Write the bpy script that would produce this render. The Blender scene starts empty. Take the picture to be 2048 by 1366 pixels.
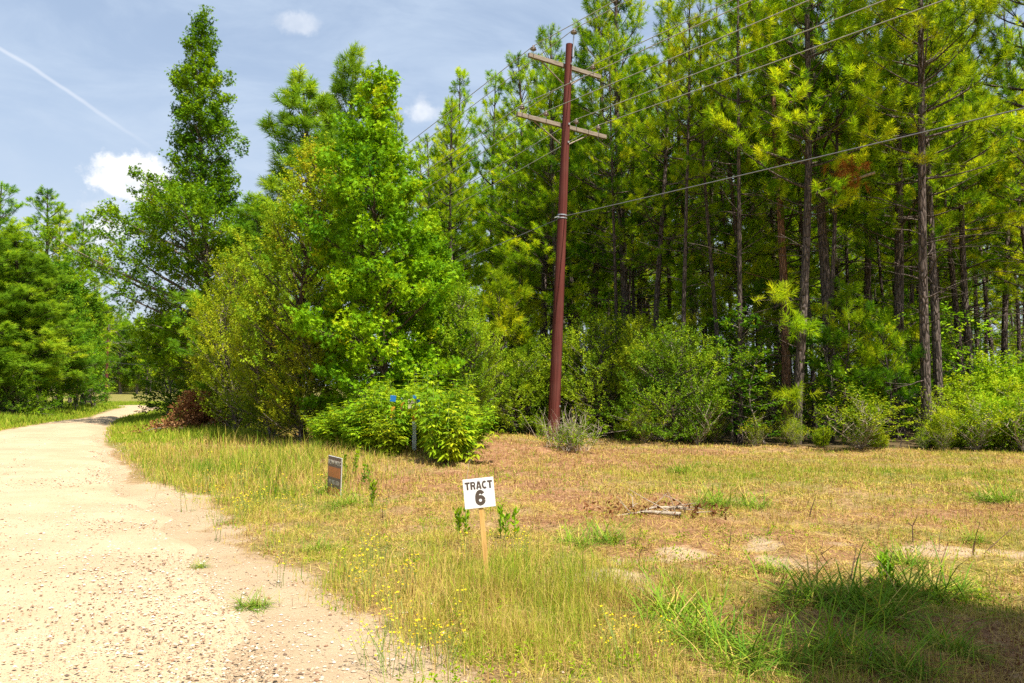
import bpy, math, random
import numpy as np
from mathutils import Vector, Matrix

# ------------------------------------------------------------------ camera, world, sun, exposure
scene = bpy.context.scene
COL = scene.collection
F = 1593.0                      # focal length in pixels of the 2048-wide photograph (28 mm)
PITCH = math.atan(87 / F)
CAMZ = 1.6
cam_d = bpy.data.cameras.new("camera")
cam_d.lens = 28.0
cam_d.sensor_width = 36.0
cam_d.clip_end = 5000
cam_d.clip_start = 0.05
cam = bpy.data.objects.new("camera", cam_d)
COL.objects.link(cam)
cam.location = (0, 0, CAMZ)
cam.rotation_euler = (math.pi / 2 + PITCH, 0, 0)
scene.camera = cam

SUN_AZ = math.radians(138)      # clockwise from +Y (view direction): behind the camera, to the right
SUN_EL = math.radians(62)
SUN = Vector((math.sin(SUN_AZ) * math.cos(SUN_EL), math.cos(SUN_AZ) * math.cos(SUN_EL), math.sin(SUN_EL)))
sun_d = bpy.data.lights.new("sun", 'SUN')
sun_d.energy = 4.6
sun_d.angle = math.radians(0.53)
sun_d.color = (1.0, 0.95, 0.86)
sun = bpy.data.objects.new("sun", sun_d)
COL.objects.link(sun)
sun.rotation_euler = SUN.to_track_quat('Z', 'Y').to_euler()
sun.location = (0, 0, 60)

scene.view_settings.view_transform = 'Standard'
scene.view_settings.look = 'None'
scene.view_settings.gamma = 1.0
scene.view_settings.use_curve_mapping = False
scene.view_settings.exposure = 1.15
scene.cycles.max_bounces = 7
scene.cycles.diffuse_bounces = 4
scene.cycles.glossy_bounces = 2
scene.cycles.transmission_bounces = 4
scene.cycles.use_denoising = False
scene.cycles.caustics_reflective = False
scene.cycles.caustics_refractive = False


def ray(px, py):
    x, zc = (px - 1024) / F, (683 - py) / F
    return np.array([x, math.cos(PITCH) - math.sin(PITCH) * zc, math.sin(PITCH) + math.cos(PITCH) * zc])


def at(px, py, Y):
    """World point at depth Y on the sight line through a photograph pixel."""
    r = ray(px, py)
    return r * (Y / r[1]) + np.array([0, 0, CAMZ])


def gnd(px, py, z=0.0):
    r = ray(px, py)
    t = (z - CAMZ) / r[2]
    return (r[0] * t, r[1] * t)


# world: Nishita sky with thin cirrus, a few cumulus and a contrail, all fixed in direction
world = bpy.data.worlds.new("World")
scene.world = world
world.use_nodes = True
wt = world.node_tree
wt.nodes.clear()


class NT:
    def __init__(self, tree):
        self.t = tree

    def n(self, typ, ins=None, **kw):
        nd = self.t.nodes.new(typ)
        for k, v in kw.items():
            setattr(nd, k, v)
        for k, v in (ins or {}).items():
            s = nd.inputs[k]
            if hasattr(v, 'is_output') or isinstance(v, bpy.types.NodeSocket):
                self.t.links.new(v, s)
            else:
                s.default_value = v
        return nd

    def m(self, op, a, b=None, c=None, clamp=False):
        ins = {0: a}
        if b is not None:
            ins[1] = b
        if c is not None:
            ins[2] = c
        nd = self.n('ShaderNodeMath', ins, operation=op)
        nd.use_clamp = clamp
        return nd.outputs[0]

    def vm(self, op, a, b=None):
        ins = {0: a}
        if b is not None:
            ins[1] = b
        nd = self.n('ShaderNodeVectorMath', ins, operation=op)
        return nd.outputs['Value'] if op in ('DOT_PRODUCT', 'LENGTH') else nd.outputs[0]

    def mapr(self, v, a, b, c=0.0, d=1.0, smooth=True):
        nd = self.n('ShaderNodeMapRange', {0: v, 1: a, 2: b, 3: c, 4: d})
        nd.interpolation_type = 'SMOOTHSTEP' if smooth else 'LINEAR'
        return nd.outputs[0]

    def mix(self, f, a, b):
        nd = self.n('ShaderNodeMix', {0: f, 6: a, 7: b}, data_type='RGBA')
        return nd.outputs[2]

    def noise(self, vec, scale, detail=4.0, rough=0.5, dist=0.0):
        ins = {'Scale': scale, 'Detail': detail, 'Roughness': rough, 'Distortion': dist}
        if vec is not None:
            ins['Vector'] = vec
        return self.n('ShaderNodeTexNoise', ins).outputs[0]

    def ramp(self, f, stops, interp='LINEAR'):
        nd = self.n('ShaderNodeValToRGB', {0: f})
        cr = nd.color_ramp
        cr.interpolation = interp
        while len(cr.elements) < len(stops):
            cr.elements.new(0.5)
        for e, (p, c) in zip(cr.elements, stops):
            e.position = p
            e.color = tuple(c) + (1,) if len(c) == 3 else c
        return nd.outputs[0]


W = NT(wt)
sky = W.n('ShaderNodeTexSky', sky_type='NISHITA', sun_disc=False, sun_elevation=SUN_EL, sun_rotation=SUN_AZ,
          air_density=1.0, dust_density=1.6, ozone_density=1.6)
geo = W.n('ShaderNodeTexCoord').outputs['Generated']
dirn = W.vm('NORMALIZE', geo)


def blob(px, py, rx, ry, dens, seed, flat=0.0, nscale=9.0, soft=0.5):
    """A cumulus as a noisy patch of directions around the one the cloud stands in; rx, ry are radians * F."""
    d = Vector(ray(px, py)).normalized()
    u = Vector((d.y, -d.x, 0)).normalized()
    v = d.cross(u) * -1
    if v.z < 0:
        v = -v
    a = W.m('MULTIPLY', W.vm('DOT_PRODUCT', dirn, tuple(u)), F / rx)
    b = W.m('MULTIPLY', W.vm('DOT_PRODUCT', dirn, tuple(v)), F / ry)
    if flat:
        b = W.m('MAXIMUM', b, W.m('MULTIPLY', b, -flat))
        b = W.m('ABSOLUTE', b)
    r = W.m('SQRT', W.m('ADD', W.m('MULTIPLY', a, a), W.m('MULTIPLY', b, b)))
    nz = W.noise(W.vm('ADD', dirn, (seed, seed * .7, 0)), nscale, 9.0, 0.66)
    r = W.m('ADD', r, W.m('MULTIPLY', W.m('SUBTRACT', nz, 0.5), 3.0))
    front = W.mapr(W.vm('DOT_PRODUCT', dirn, tuple(d)), 0.5, 0.8)
    return W.m('MULTIPLY', W.m('MULTIPLY', W.mapr(r, 1.0, 1.0 - soft, 0, 1), dens), front)


cir = W.noise(W.vm('MULTIPLY', dirn, (2.0, 2.0, 7.0)), 2.2, 7.0, 0.6, 0.5)
cir = W.mapr(cir, 0.34, 0.74, 0.45, 0.85)
low = W.mapr(W.n('ShaderNodeSeparateXYZ', {0: dirn}).outputs[2], 0.0, 0.42, 1.0, 0.0)
col = W.mix(cir, sky.outputs[0], (3.7, 4.45, 5.5, 1))
col = W.mix(W.m('MULTIPLY', low, .75), col, (4.0, 4.5, 5.2, 1))
cl = None
for args in ((268, 374, 105, 54, 1.0, 1.3, 1.9, 13, .45), (330, 378, 65, 48, .95, 5.1, 1.9, 14, .45), (208, 455, 70, 62, .9, 2.1, 1.2, 15, .8),
             (598, 46, 44, 22, .42, 2.2, 0, 18, .8), (850, 222, 66, 36, .6, 4.6, 1.3, 16, .7), (655, 218, 30, 40, .6, 6.7, 0, 16, .6),
             (60, 470, 150, 50, .22, 7.9, 0, 8, .9)):
    b_ = blob(*args[:5], seed=args[5], flat=args[6], nscale=args[7], soft=args[8])
    cl = b_ if cl is None else W.m('MAXIMUM', cl, b_)
shade = W.noise(W.vm('ADD', dirn, (3, 0, 0)), 26, 4, 0.5)
ccol = W.mix(W.mapr(shade, 0.35, 0.65), (5.0, 5.3, 5.8, 1), (7.3, 7.25, 7.2, 1))
col = W.mix(cl, col, ccol)
# contrail
d1, d2 = Vector(ray(0, 98)).normalized(), Vector(ray(200, 228)).normalized()
nn = d1.cross(d2).normalized()
tt = (d2 - d1).normalized()
wob = W.m('MULTIPLY', W.m('SUBTRACT', W.noise(dirn, 14, 3), 0.5), 0.010)
dist = W.m('ABSOLUTE', W.m('ADD', W.vm('DOT_PRODUCT', dirn, tuple(nn)), wob))
along = W.m('SUBTRACT', W.vm('DOT_PRODUCT', dirn, tuple(tt)), d1.dot(tt))
L12 = (d2 - d1).length
trail = W.m('MULTIPLY', W.mapr(dist, 0.0032, 0.0003), W.mapr(along, L12 * 0.5, L12 * 1.8, 0.36, 0.0))
trail = W.m('MULTIPLY', trail, W.mapr(W.vm('DOT_PRODUCT', dirn, tuple(d1)), 0.5, 0.7))
col = W.mix(trail, col, (6.2, 6.3, 6.6, 1))
bg = W.n('ShaderNodeBackground', {0: col, 1: 0.078})
W.n('ShaderNodeOutputWorld', {0: bg.outputs[0]})


# ------------------------------------------------------------------ helpers
def tag(o, label=None, cat=None, group=None, kind=None):
    if label:
        o['label'] = label
    if cat:
        o['category'] = cat
    if group:
        o['group'] = group
    if kind:
        o['kind'] = kind
    return o


def empty(name, loc, rz=0.0, tilt=(0, 0), scale=None):
    o = bpy.data.objects.new(name, None)
    o.empty_display_size = 0.2
    COL.objects.link(o)
    o.location = loc
    o.rotation_euler = (tilt[0], tilt[1], rz)
    if scale is not None:
        o.scale = scale if hasattr(scale, '__len__') else (scale,) * 3
    return o


def copy_tree(o, parent=None):
    c = o.copy()
    COL.objects.link(c)
    c.parent = parent
    for ch in o.children:
        copy_tree(ch, c)
    return c


def hidden_base(o):
    """Prototypes are only sources of mesh data: remove them once their copies stand."""
    for ch in list(o.children):
        hidden_base(ch)
    bpy.data.objects.remove(o)


class MB:
    """Collects numpy geometry and links it as ONE mesh object."""
    def __init__(self):
        self.v, self.f, self.n, self.a, self.m = [], [], [], [], []
        self.nv = 0

    def add(self, verts, faces, attr=0.5, mat=0):
        verts = np.asarray(verts, dtype=np.float32).reshape(-1, 3)
        faces = np.asarray(faces, dtype=np.int64)
        self.v.append(verts)
        self.f.append((faces + self.nv).ravel())
        self.n.append(np.full(len(faces), faces.shape[1], dtype=np.int32))
        a = np.asarray(attr, dtype=np.float32)
        self.a.append(np.full(len(verts), a) if a.ndim == 0 else a.ravel())
        self.m.append(np.full(len(faces), mat, dtype=np.int32))
        self.nv += len(verts)

    def box(self, c, s, rot=None, attr=0.5, mat=0, bevel=0.0):
        hx, hy, hz = s[0] / 2, s[1] / 2, s[2] / 2
        b = min(bevel, hx * .9, hy * .9, hz * .9)
        if b <= 0:
            v = np.array([[x * hx, y * hy, z * hz] for x in (-1, 1) for y in (-1, 1) for z in (-1, 1)], dtype=float)
            f = [[0, 1, 3, 2], [4, 6, 7, 5], [0, 4, 5, 1], [2, 3, 7, 6], [0, 2, 6, 4], [1, 5, 7, 3]]
        else:
            # profile octagon in xy, stepped in z
            def ring(ix, z):
                return [(-hx + b - 0 if k in (0,) else 0, 0, z) for k in range(1)]
            pts = lambda i: [(hx - i, hy - b), (hx - b, hy - i), (-hx + b, hy - i), (-hx + i, hy - b), (-hx + i, -hy + b),
                             (-hx + b, -hy + i), (hx - b, -hy + i), (hx - i, -hy + b)]
            rings = [(b, -hz), (0, -hz + b), (0, hz - b), (b, hz)]
            v = np.array([(x, y, z) for (i, z) in rings for (x, y) in pts(min(i, b * .999))])
            f = []
            for r in range(3):
                for k in range(8):
                    k2 = (k + 1) % 8
                    f.append([r * 8 + k, r * 8 + k2, r * 8 + 8 + k2, r * 8 + 8 + k])
            # caps as quads
            for base, flip in ((0, True), (24, False)):
                for q in ([0, 1, 2, 3], [0, 3, 4, 7], [4, 5, 6, 7]):
                    q = [base + k for k in q]
                    f.append(q[::-1] if flip else q)
        if rot is not None:
            v = v @ np.array(rot.to_3x3()).T
        v = v + np.asarray(c, dtype=float)
        self.add(v, f, attr, mat)
        return self

    def tube(self, pts, radii, sides=6, attr=0.5, mat=0, cap=True):
        pts = np.asarray(pts, dtype=float)
        n = len(pts)
        radii = np.broadcast_to(np.asarray(radii, dtype=float), (n,))
        tg = np.gradient(pts, axis=0)
        tg /= np.linalg.norm(tg, axis=1)[:, None] + 1e-9
        ref = np.array([0.0, 0, 1]) if abs(tg[:, 2]).mean() < 0.8 else np.array([1.0, 0, 0])
        u = np.cross(tg, ref)
        u /= np.linalg.norm(u, axis=1)[:, None] + 1e-9
        w = np.cross(tg, u)
        ang = np.arange(sides) * 2 * math.pi / sides
        ring = u[:, None, :] * np.cos(ang)[None, :, None] + w[:, None, :] * np.sin(ang)[None, :, None]
        v = pts[:, None, :] + ring * radii[:, None, None]
        v = v.reshape(-1, 3)
        i = np.arange(n - 1)[:, None] * sides
        k = np.arange(sides)[None, :]
        k2 = (k + 1) % sides
        f = np.stack([i + k, i + k2, i + sides + k2, i + sides + k], axis=-1).reshape(-1, 4)
        self.add(v, f, attr, mat)
        if cap:
            c = (n - 1) * sides
            self.add(np.vstack([v[c:c + sides], pts[-1]]), [[a, (a + 1) % sides, sides] for a in range(sides)], attr, mat)
            self.add(np.vstack([v[:sides], pts[0]]), [[(a + 1) % sides, a, sides] for a in range(sides)], attr, mat)
        return self

    def lathe(self, prof, c=(0, 0, 0), sides=14, rot=None, attr=0.5, mat=0):
        ang = np.arange(sides) * 2 * math.pi / sides
        v = np.array([(r * math.cos(a), r * math.sin(a), z) for (r, z) in prof for a in ang])
        f = []
        for i in range(len(prof) - 1):
            for k in range(sides):
                k2 = (k + 1) % sides
                f.append([i * sides + k, i * sides + k2, (i + 1) * sides + k2, (i + 1) * sides + k])
        if rot is not None:
            v = v @ np.array(rot.to_3x3()).T
        self.add(v + np.asarray(c), f, attr, mat)
        return self

    def mesh(self, name, mats, smooth=False):
        me = bpy.data.meshes.new(name)
        v = np.concatenate(self.v)
        f = np.concatenate(self.f).astype(np.int32)
        n = np.concatenate(self.n)
        me.vertices.add(len(v))
        me.vertices.foreach_set('co', v.ravel())
        me.loops.add(len(f))
        me.loops.foreach_set('vertex_index', f)
        me.polygons.add(len(n))
        st = np.zeros(len(n), dtype=np.int32)
        st[1:] = np.cumsum(n)[:-1]
        me.polygons.foreach_set('loop_start', st)
        mi = np.concatenate(self.m)
        for m in (mats if isinstance(mats, (list, tuple)) else [mats]):
            me.materials.append(m)
        me.polygons.foreach_set('material_index', mi)
        at_ = me.attributes.new('tone', 'FLOAT', 'POINT')
        at_.data.foreach_set('value', np.concatenate(self.a))
        me.update(calc_edges=True)
        me.validate()
        me.polygons.foreach_set('use_smooth', np.full(len(n), smooth))
        return me

    def build(self, name, mats, parent=None, smooth=False):
        o = bpy.data.objects.new(name, self.mesh(name, mats, smooth))
        COL.objects.link(o)
        if parent is not None:
            o.parent = parent
        return o


# value noise in numpy
_perm = np.random.RandomState(7).rand(256, 256)


def vnoise(x, y, s=1.0, seed=0):
    x = np.asarray(x, float) / s + seed * 17.3 + 1000
    y = np.asarray(y, float) / s + seed * 9.7 + 1000
    xi, yi = np.floor(x).astype(int), np.floor(y).astype(int)
    fx, fy = x - xi, y - yi
    fx, fy = fx * fx * (3 - 2 * fx), fy * fy * (3 - 2 * fy)
    g = lambda a, b: _perm[a & 255, b & 255]
    return (g(xi, yi) * (1 - fx) + g(xi + 1, yi) * fx) * (1 - fy) + (g(xi, yi + 1) * (1 - fx) + g(xi + 1, yi + 1) * fx) * fy


def fbm(x, y, s, seed=0, oc=3):
    r, a, t = 0, 1.0, 0
    for i in range(oc):
        r = r + a * vnoise(x, y, s / 2 ** i, seed + i)
        t += a
        a *= .5
    return r / t


def sstep(x, a, b):
    t = np.clip((np.asarray(x, float) - a) / (b - a), 0, 1)
    return t * t * (3 - 2 * t)


# ------------------------------------------------------------------ materials
def new_mat(name):
    m = bpy.data.materials.new(name)
    m.use_nodes = True
    m.node_tree.nodes.clear()
    return m, NT(m.node_tree)


def plain(name, color, rough=0.7, metal=0.0, var=0.25, scale=12.0, bump=0.0, spec=0.4, stretch=(1, 1, 1), color2=None):
    m, T = new_mat(name)
    tc = T.n('ShaderNodeTexCoord').outputs['Object']
    v = T.vm('MULTIPLY', tc, stretch)
    nz = T.noise(v, scale, 6, 0.6)
    c2 = color2 or tuple(c * (1 - var) for c in color)
    c = T.mix(T.mapr(nz, 0.3, 0.7), tuple(c2) + (1,), tuple(color) + (1,))
    p = T.n('ShaderNodeBsdfPrincipled', {'Base Color': c, 'Roughness': rough, 'Metallic': metal, 'Specular IOR Level': spec})
    if bump:
        b = T.n('ShaderNodeBump', {'Height': nz, 'Strength': bump, 'Distance': 0.02})
        T.t.links.new(b.outputs[0], p.inputs['Normal'])
    T.n('ShaderNodeOutputMaterial', {0: p.outputs[0]})
    return m


def leaf_mat(name, stops, trans=0.38, rough=0.65, spec=0.07, hue=0.02, val=0.25, tboost=(1.25, 1.15, .5)):
    """Foliage: colour by the leaf's own tone, slight change from tree to tree, light passing through."""
    m, T = new_mat(name)
    a = T.n('ShaderNodeAttribute', attribute_name='tone').outputs['Fac']
    rnd = T.n('ShaderNodeObjectInfo').outputs['Random']
    c = T.ramp(a, stops)
    hv = T.n('ShaderNodeHueSaturation', {'Hue': T.m('ADD', 0.5 - hue, T.m('MULTIPLY', rnd, 2 * hue)), 'Saturation': 1.0,
                                         'Value': T.m('ADD', 1 - val / 2, T.m('MULTIPLY', T.m('FRACT', T.m('MULTIPLY', rnd, 7.3)), val)),
                                         'Color': c}).outputs[0]
    p = T.n('ShaderNodeBsdfPrincipled', {'Base Color': hv, 'Roughness': rough, 'Specular IOR Level': spec})
    tcol = T.n('ShaderNodeMix', {0: 1.0, 6: hv, 7: tuple(tboost) + (1,)}, data_type='RGBA', blend_type='MULTIPLY').outputs[2]
    tr = T.n('ShaderNodeBsdfTranslucent', {'Color': tcol})
    mx = T.n('ShaderNodeMixShader', {0: trans, 1: p.outputs[0], 2: tr.outputs[0]})
    T.n('ShaderNodeOutputMaterial', {0: mx.outputs[0]})
    return m


M = {}
M['needle'] = leaf_mat('pine_needles', [(0, (.025, .085, .005)), (.35, (.13, .27, .008)), (.7, (.37, .52, .012)), (1, (.56, .60, .02))], trans=.50, hue=.012, val=.35)
M['needle_blue'] = leaf_mat('pine_needles_bluish', [(0, (.07, .17, .012)), (.5, (.22, .38, .02)), (1, (.48, .58, .03))], trans=.42, hue=.01)
M['needle_dead'] = leaf_mat('dead_pine_needles', [(0, (.22, .06, .015)), (1, (.42, .15, .03))], trans=.3, tboost=(1.1, .9, .6))
M['gum'] = leaf_mat('sweetgum_leaves', [(0, (.03, .11, .005)), (.5, (.135, .27, .005)), (.85, (.28, .43, .008)), (1, (.42, .42, .015))], trans=.28, hue=.003, val=.1)
M['gum_bright'] = leaf_mat('bright_sweetgum_leaves', [(0, (.03, .12, .005)), (.5, (.165, .33, .006)), (.85, (.34, .48, .008)), (1, (.52, .54, .015))], trans=.33, hue=.003, val=.1)
M['yaupon'] = leaf_mat('small_shrub_leaves', [(0, (.035, .09, .005)), (.5, (.21, .31, .010)), (1, (.50, .55, .02))], trans=.28)
M['elm'] = leaf_mat('elm_leaves', [(0, (.08, .17, .010)), (.5, (.25, .34, .012)), (.85, (.44, .48, .02)), (1, (.56, .44, .03))], trans=.34)
M['weed'] = leaf_mat('weed_leaves', [(0, (.06, .15, .006)), (.5, (.23, .37, .010)), (1, (.52, .58, .02))], trans=.34)
M['brush'] = leaf_mat('brush_leaves', [(0, (.10, .22, .008)), (.5, (.30, .44, .010)), (1, (.55, .58, .02))], trans=.33)
M['oak'] = leaf_mat('oak_leaves', [(0, (.03, .09, .005)), (.5, (.12, .25, .007)), (1, (.38, .46, .015))], trans=.28, val=.4, hue=.015)
M['deadleaf'] = leaf_mat('dead_brown_leaves', [(0, (.09, .03, .012)), (.6, (.26, .11, .045)), (1, (.42, .22, .10))], trans=.2, tboost=(1, .8, .6))
M['grass'] = leaf_mat('grass_blades', [(0, (.10, .22, .02)), (.3, (.27, .36, .02)), (.55, (.52, .43, .08)), (.75, (.62, .42, .16)), (.87, (.42, .24, .10)), (1, (.17, .09, .04))],
                      trans=.25, rough=.7, spec=.05, hue=0, val=0, tboost=(1.15, 1.05, .6))
M['petal'] = leaf_mat('yellow_petals', [(0, (.75, .50, .01)), (1, (.85, .66, .02))], trans=.25, tboost=(1, 1, 1))


def bark_mat(name, c1, c2, c3, sc=1.0):
    m, T = new_mat(name)
    tc = T.n('ShaderNodeTexCoord').outputs['Object']
    v = T.vm('MULTIPLY', tc, (14 * sc, 14 * sc, 3.2 * sc))
    vo = T.n('ShaderNodeTexVoronoi', {'Vector': v, 'Scale': 1.0, 'Randomness': 1.0}, feature='DISTANCE_TO_EDGE').outputs[0]
    nz = T.noise(v, 1.7, 6, .65)
    c = T.mix(T.mapr(nz, .35, .65), c1 + (1,), c2 + (1,))
    c = T.mix(T.mapr(vo, 0.12, 0.0), c, c3 + (1,))
    h = T.m('ADD', T.mapr(vo, 0, .25), T.m('MULTIPLY', nz, .6))
    p = T.n('ShaderNodeBsdfPrincipled', {'Base Color': c, 'Roughness': .9, 'Specular IOR Level': .2})
    b = T.n('ShaderNodeBump', {'Height': h, 'Strength': .9, 'Distance': .03})
    T.t.links.new(b.outputs[0], p.inputs['Normal'])
    T.n('ShaderNodeOutputMaterial', {0: p.outputs[0]})
    return m


M['bark'] = bark_mat('pine_bark', (.085, .065, .052), (.18, .135, .11), (.03, .022, .018))
M['bark_red'] = bark_mat('red_pine_bark', (.26, .12, .06), (.36, .20, .12), (.09, .05, .03))
M['bark_pale'] = bark_mat('grey_bark', (.20, .16, .12), (.30, .25, .20), (.09, .07, .055))
M['bark_brown'] = bark_mat('brown_bark', (.11, .075, .05), (.18, .13, .09), (.05, .035, .025), 2.0)
M['twig'] = plain('dry_twig', (.42, .34, .25), .9, var=.4, scale=20)
M['darktwig'] = plain('dark_dry_stem', (.13, .07, .04), .9, var=.4, scale=20)
M['stem'] = plain('green_stem', (.22, .30, .06), .7, var=.3, scale=20)


# ------------------------------------------------------------------ terrain
ROAD_R = [(-1.2, -9), (-.6, -4), (-.55, 0), (-.85, 2.5)] + [gnd(*p) for p in
          ((640, 1366), (500, 1230), (405, 1120), (330, 1040), (262, 985), (222, 930), (200, 892), (200, 866), (215, 845), (240, 834), (290, 824), (318, 815))]
ROAD_L = [(-9.5, -9), (-9.4, -4), (-9.6, 0), (-10.2, 4), (-11.4, 10), (-13.4, 17)] + [gnd(*p) for p in
          ((-60, 876), (0, 864), (60, 853), (120, 843), (182, 836), (215, 824), (260, 813), (300, 808), (330, 804.5))]
ROAD_R += [(-31.5, 62), (-31, 75), (-24, 100), (-10, 130), (8, 170)]
ROAD_L += [(-35.5, 84), (-31, 104), (-18, 136), (-2, 178)]


def resample(pts, n):
    p = np.array(pts, float)
    s = np.r_[0, np.cumsum(np.linalg.norm(np.diff(p, axis=0), axis=1))]
    t = np.linspace(0, 1, n) ** 1.5 * s[-1]
    out = np.stack([np.interp(t, s, p[:, 0]), np.interp(t, s, p[:, 1])], axis=1)
    for _ in range(4):
        out[1:-1] = (out[:-2] + 2 * out[1:-1] + out[2:]) / 4
    return out


NR = 900
RR, RL = resample(ROAD_R, NR), resample(ROAD_L, NR)
_poly = np.vstack([RR[::6], RL[::6][::-1]])


def in_road(x, y):
    x, y = np.asarray(x, float), np.asarray(y, float)
    inside = np.zeros(x.shape, bool)
    j = len(_poly) - 1
    for i in range(len(_poly)):
        xi, yi = _poly[i]
        xj, yj = _poly[j]
        c = ((yi > y) != (yj > y)) & (x < (xj - xi) * (y - yi) / (yj - yi + 1e-12) + xi)
        inside ^= c
        j = i
    return inside


def road_dist(x, y):
    """Signed distance to the road's edge, negative inside."""
    x, y = np.asarray(x, float), np.asarray(y, float)
    sh = x.shape
    x, y = x.ravel(), y.ravel()
    d = np.full(x.shape, 1e9)
    for E in (RR[::8], RL[::8]):
        for a, b in zip(E[:-1], E[1:]):
            ab = b - a
            t = np.clip(((x - a[0]) * ab[0] + (y - a[1]) * ab[1]) / (ab @ ab + 1e-12), 0, 1)
            d = np.minimum(d, np.hypot(x - a[0] - t * ab[0], y - a[1] - t * ab[1]))
    d = np.where(in_road(x, y), -d, d)
    return d.reshape(sh)


def terr_base(x, y):
    x, y = np.asarray(x, float), np.asarray(y, float)
    z = -1.0 * sstep(y, 52, 105) * (1 - sstep(y, 125, 200)) * sstep(-x, 12, 32)
    z = z + .35 * sstep(np.hypot(x + 1.8, (y - 18.5)), 4.5, 1.5)          # low rise under the weeds
    return z


def terr(x, y, rd=None):
    x, y = np.asarray(x, float), np.asarray(y, float)
    if rd is None:
        rd = road_dist(x, y)
    k = sstep(rd, 0.1, 2.0)
    z = terr_base(x, y)
    near = 1 - sstep(np.hypot(x, y), 30, 60)
    z = z + k * near * ((fbm(x, y, 3.2, 3) - .5) * .16 + (fbm(x, y, .7, 9, 2) - .5) * .10 + (fbm(x, y, .22, 19, 2) - .5) * .045)
    z = z + .22 * sstep(np.hypot(x - 5.5, (y - 4.2)), 2.8, .6) * k        # mound lower right
    return z


def tz(x, y):
    return float(terr(np.array([x]), np.array([y]))[0])


def spot(px, py, z=0.0):
    """Ground position seen at a pixel (terrain height looked up once)."""
    x, y = gnd(px, py, z)
    return (x, y, tz(x, y))


# surface cover by place: green (0..1), mulch brown, sand
def gpatch(x, y, px, py, rx, ry):
    cx, cy = gnd(px, py)
    return np.exp(-(((x - cx) / rx) ** 2 + ((y - cy) / ry) ** 2))


def cover(x, y, rd):
    n1, n2, n3 = fbm(x, y, 2.6, 21), fbm(x, y, .9, 31), fbm(x, y, 6, 41)
    n4 = fbm(x, y, .45, 91, 2)
    sand = sstep(rd + (n1 - .5) * 1.6 + (n2 - .5) * .8, 1.05, .25) * (1 - sstep(y, 11.5, 15))
    sand = np.maximum(sand, sstep(rd + (n2 - .5) * .5, .35, .0))
    for p in ((1230, 1165, .6, .45), (1400, 1115, .9, .4), (1590, 1085, 1.1, .35), (1500, 1240, .35, .25), (1250, 1330, .3, .2), (620, 1290, .35, .5), (470, 1070, .5, .6), (1900, 1095, .9, .35)):
        sand = np.maximum(sand, sstep(gpatch(x, y, *p) + (n2 - .5) * .8 + (n4 - .5) * 1.7, .35, 1.25) * .75)
    mul = np.zeros_like(n1)
    for p in ((1120, 925, 2.6, 3.0), (1050, 960, 2.0, 1.6), (820, 975, 2.0, 1.2), (1200, 1000, 1.9, 1.3), (1500, 1090, 2.2, 1.0), (1850, 1030, 2.2, 1.1),
              (1300, 905, 3.2, .9), (1250, 1045, 1.6, .8), (1560, 1270, .9, .6), (1850, 1270, 1.2, .9), (1460, 1240, .7, .45), (1960, 1330, .9, .5), (720, 960, 1, .6)):
        mul = np.maximum(mul, gpatch(x, y, *p))
    mul = sstep(mul + (n1 - .5) * .6 + (n2 - .5) * .3, .38, .72)
    green = sstep(n3 * .5 + n2 * .5, .28, .56) * .65
    for p in ((1500, 950, 4.5, 1.8), (1900, 950, 3.8, 1.5), (450, 960, 2.0, 3.0), (330, 880, 2.6, 6.0), (560, 1000, 1.5, 2.0), (1150, 1200, 1.1, .9), (1240, 1250, .6, .6),
              (850, 1160, 1.3, 1.1), (1450, 1003, .7, .35), (1020, 1130, .9, .9), (1010, 1290, 1.0, .5), (1150, 1060, 1.0, .6), (240, 820, 6, 20), (760, 1100, 1.0, 1.0)):
        green = np.maximum(green, gpatch(x, y, *p) * 1.15)
    green = np.clip(green, 0, 1)
    green = np.where(y > 30, np.maximum(green, .97), green)
    left = sstep(-(x - (RL[0, 0])), 0, 1) * 0
    return np.clip(sand, 0, 1), np.clip(mul * (1 - .7 * green), 0, 1), green * (1 - .85 * sand) * (1 - .55 * mul) + left


def forest_edge_y(x):
    """Front edge of the forest, depth as a function of x."""
    return np.interp(x, [-200, -60, -26, -9, -3.3, 1.15, 4, 7, 11, 14, 40], [400, 134, 74, 45, 31.5, 25.5, 22.5, 20.3, 18.6, 18.4, 18.4])


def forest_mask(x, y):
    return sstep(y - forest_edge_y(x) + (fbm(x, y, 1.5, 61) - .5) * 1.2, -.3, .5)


def warp_axis(lo, hi, n, c, k):
    t = np.linspace(-1, 1, n)
    s = np.sinh(t * k) / math.sinh(k)
    return c + np.where(s < 0, -s * (lo - c), s * (hi - c))


gx = warp_axis(-1500, 1500, 620, 0.0, 7.2)
gy = warp_axis(-1500, 1500, 760, 7.0, 7.2)
GX, GY = np.meshgrid(gx, gy)
RD = road_dist(GX, GY)
GZ = terr(GX, GY, RD)
sand, mul, green = cover(GX, GY, RD)
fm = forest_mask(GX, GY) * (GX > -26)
# left verge woods floor and behind the camera stay green and brown
mb = MB()
nx, ny = len(gx), len(gy)
ii, jj = np.meshgrid(np.arange(nx - 1), np.arange(ny - 1))
a0 = jj * nx + ii
mb.add(np.stack([GX, GY, GZ], -1).reshape(-1, 3), np.stack([a0, a0 + 1, a0 + nx + 1, a0 + nx], -1).reshape(-1, 4))


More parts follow.
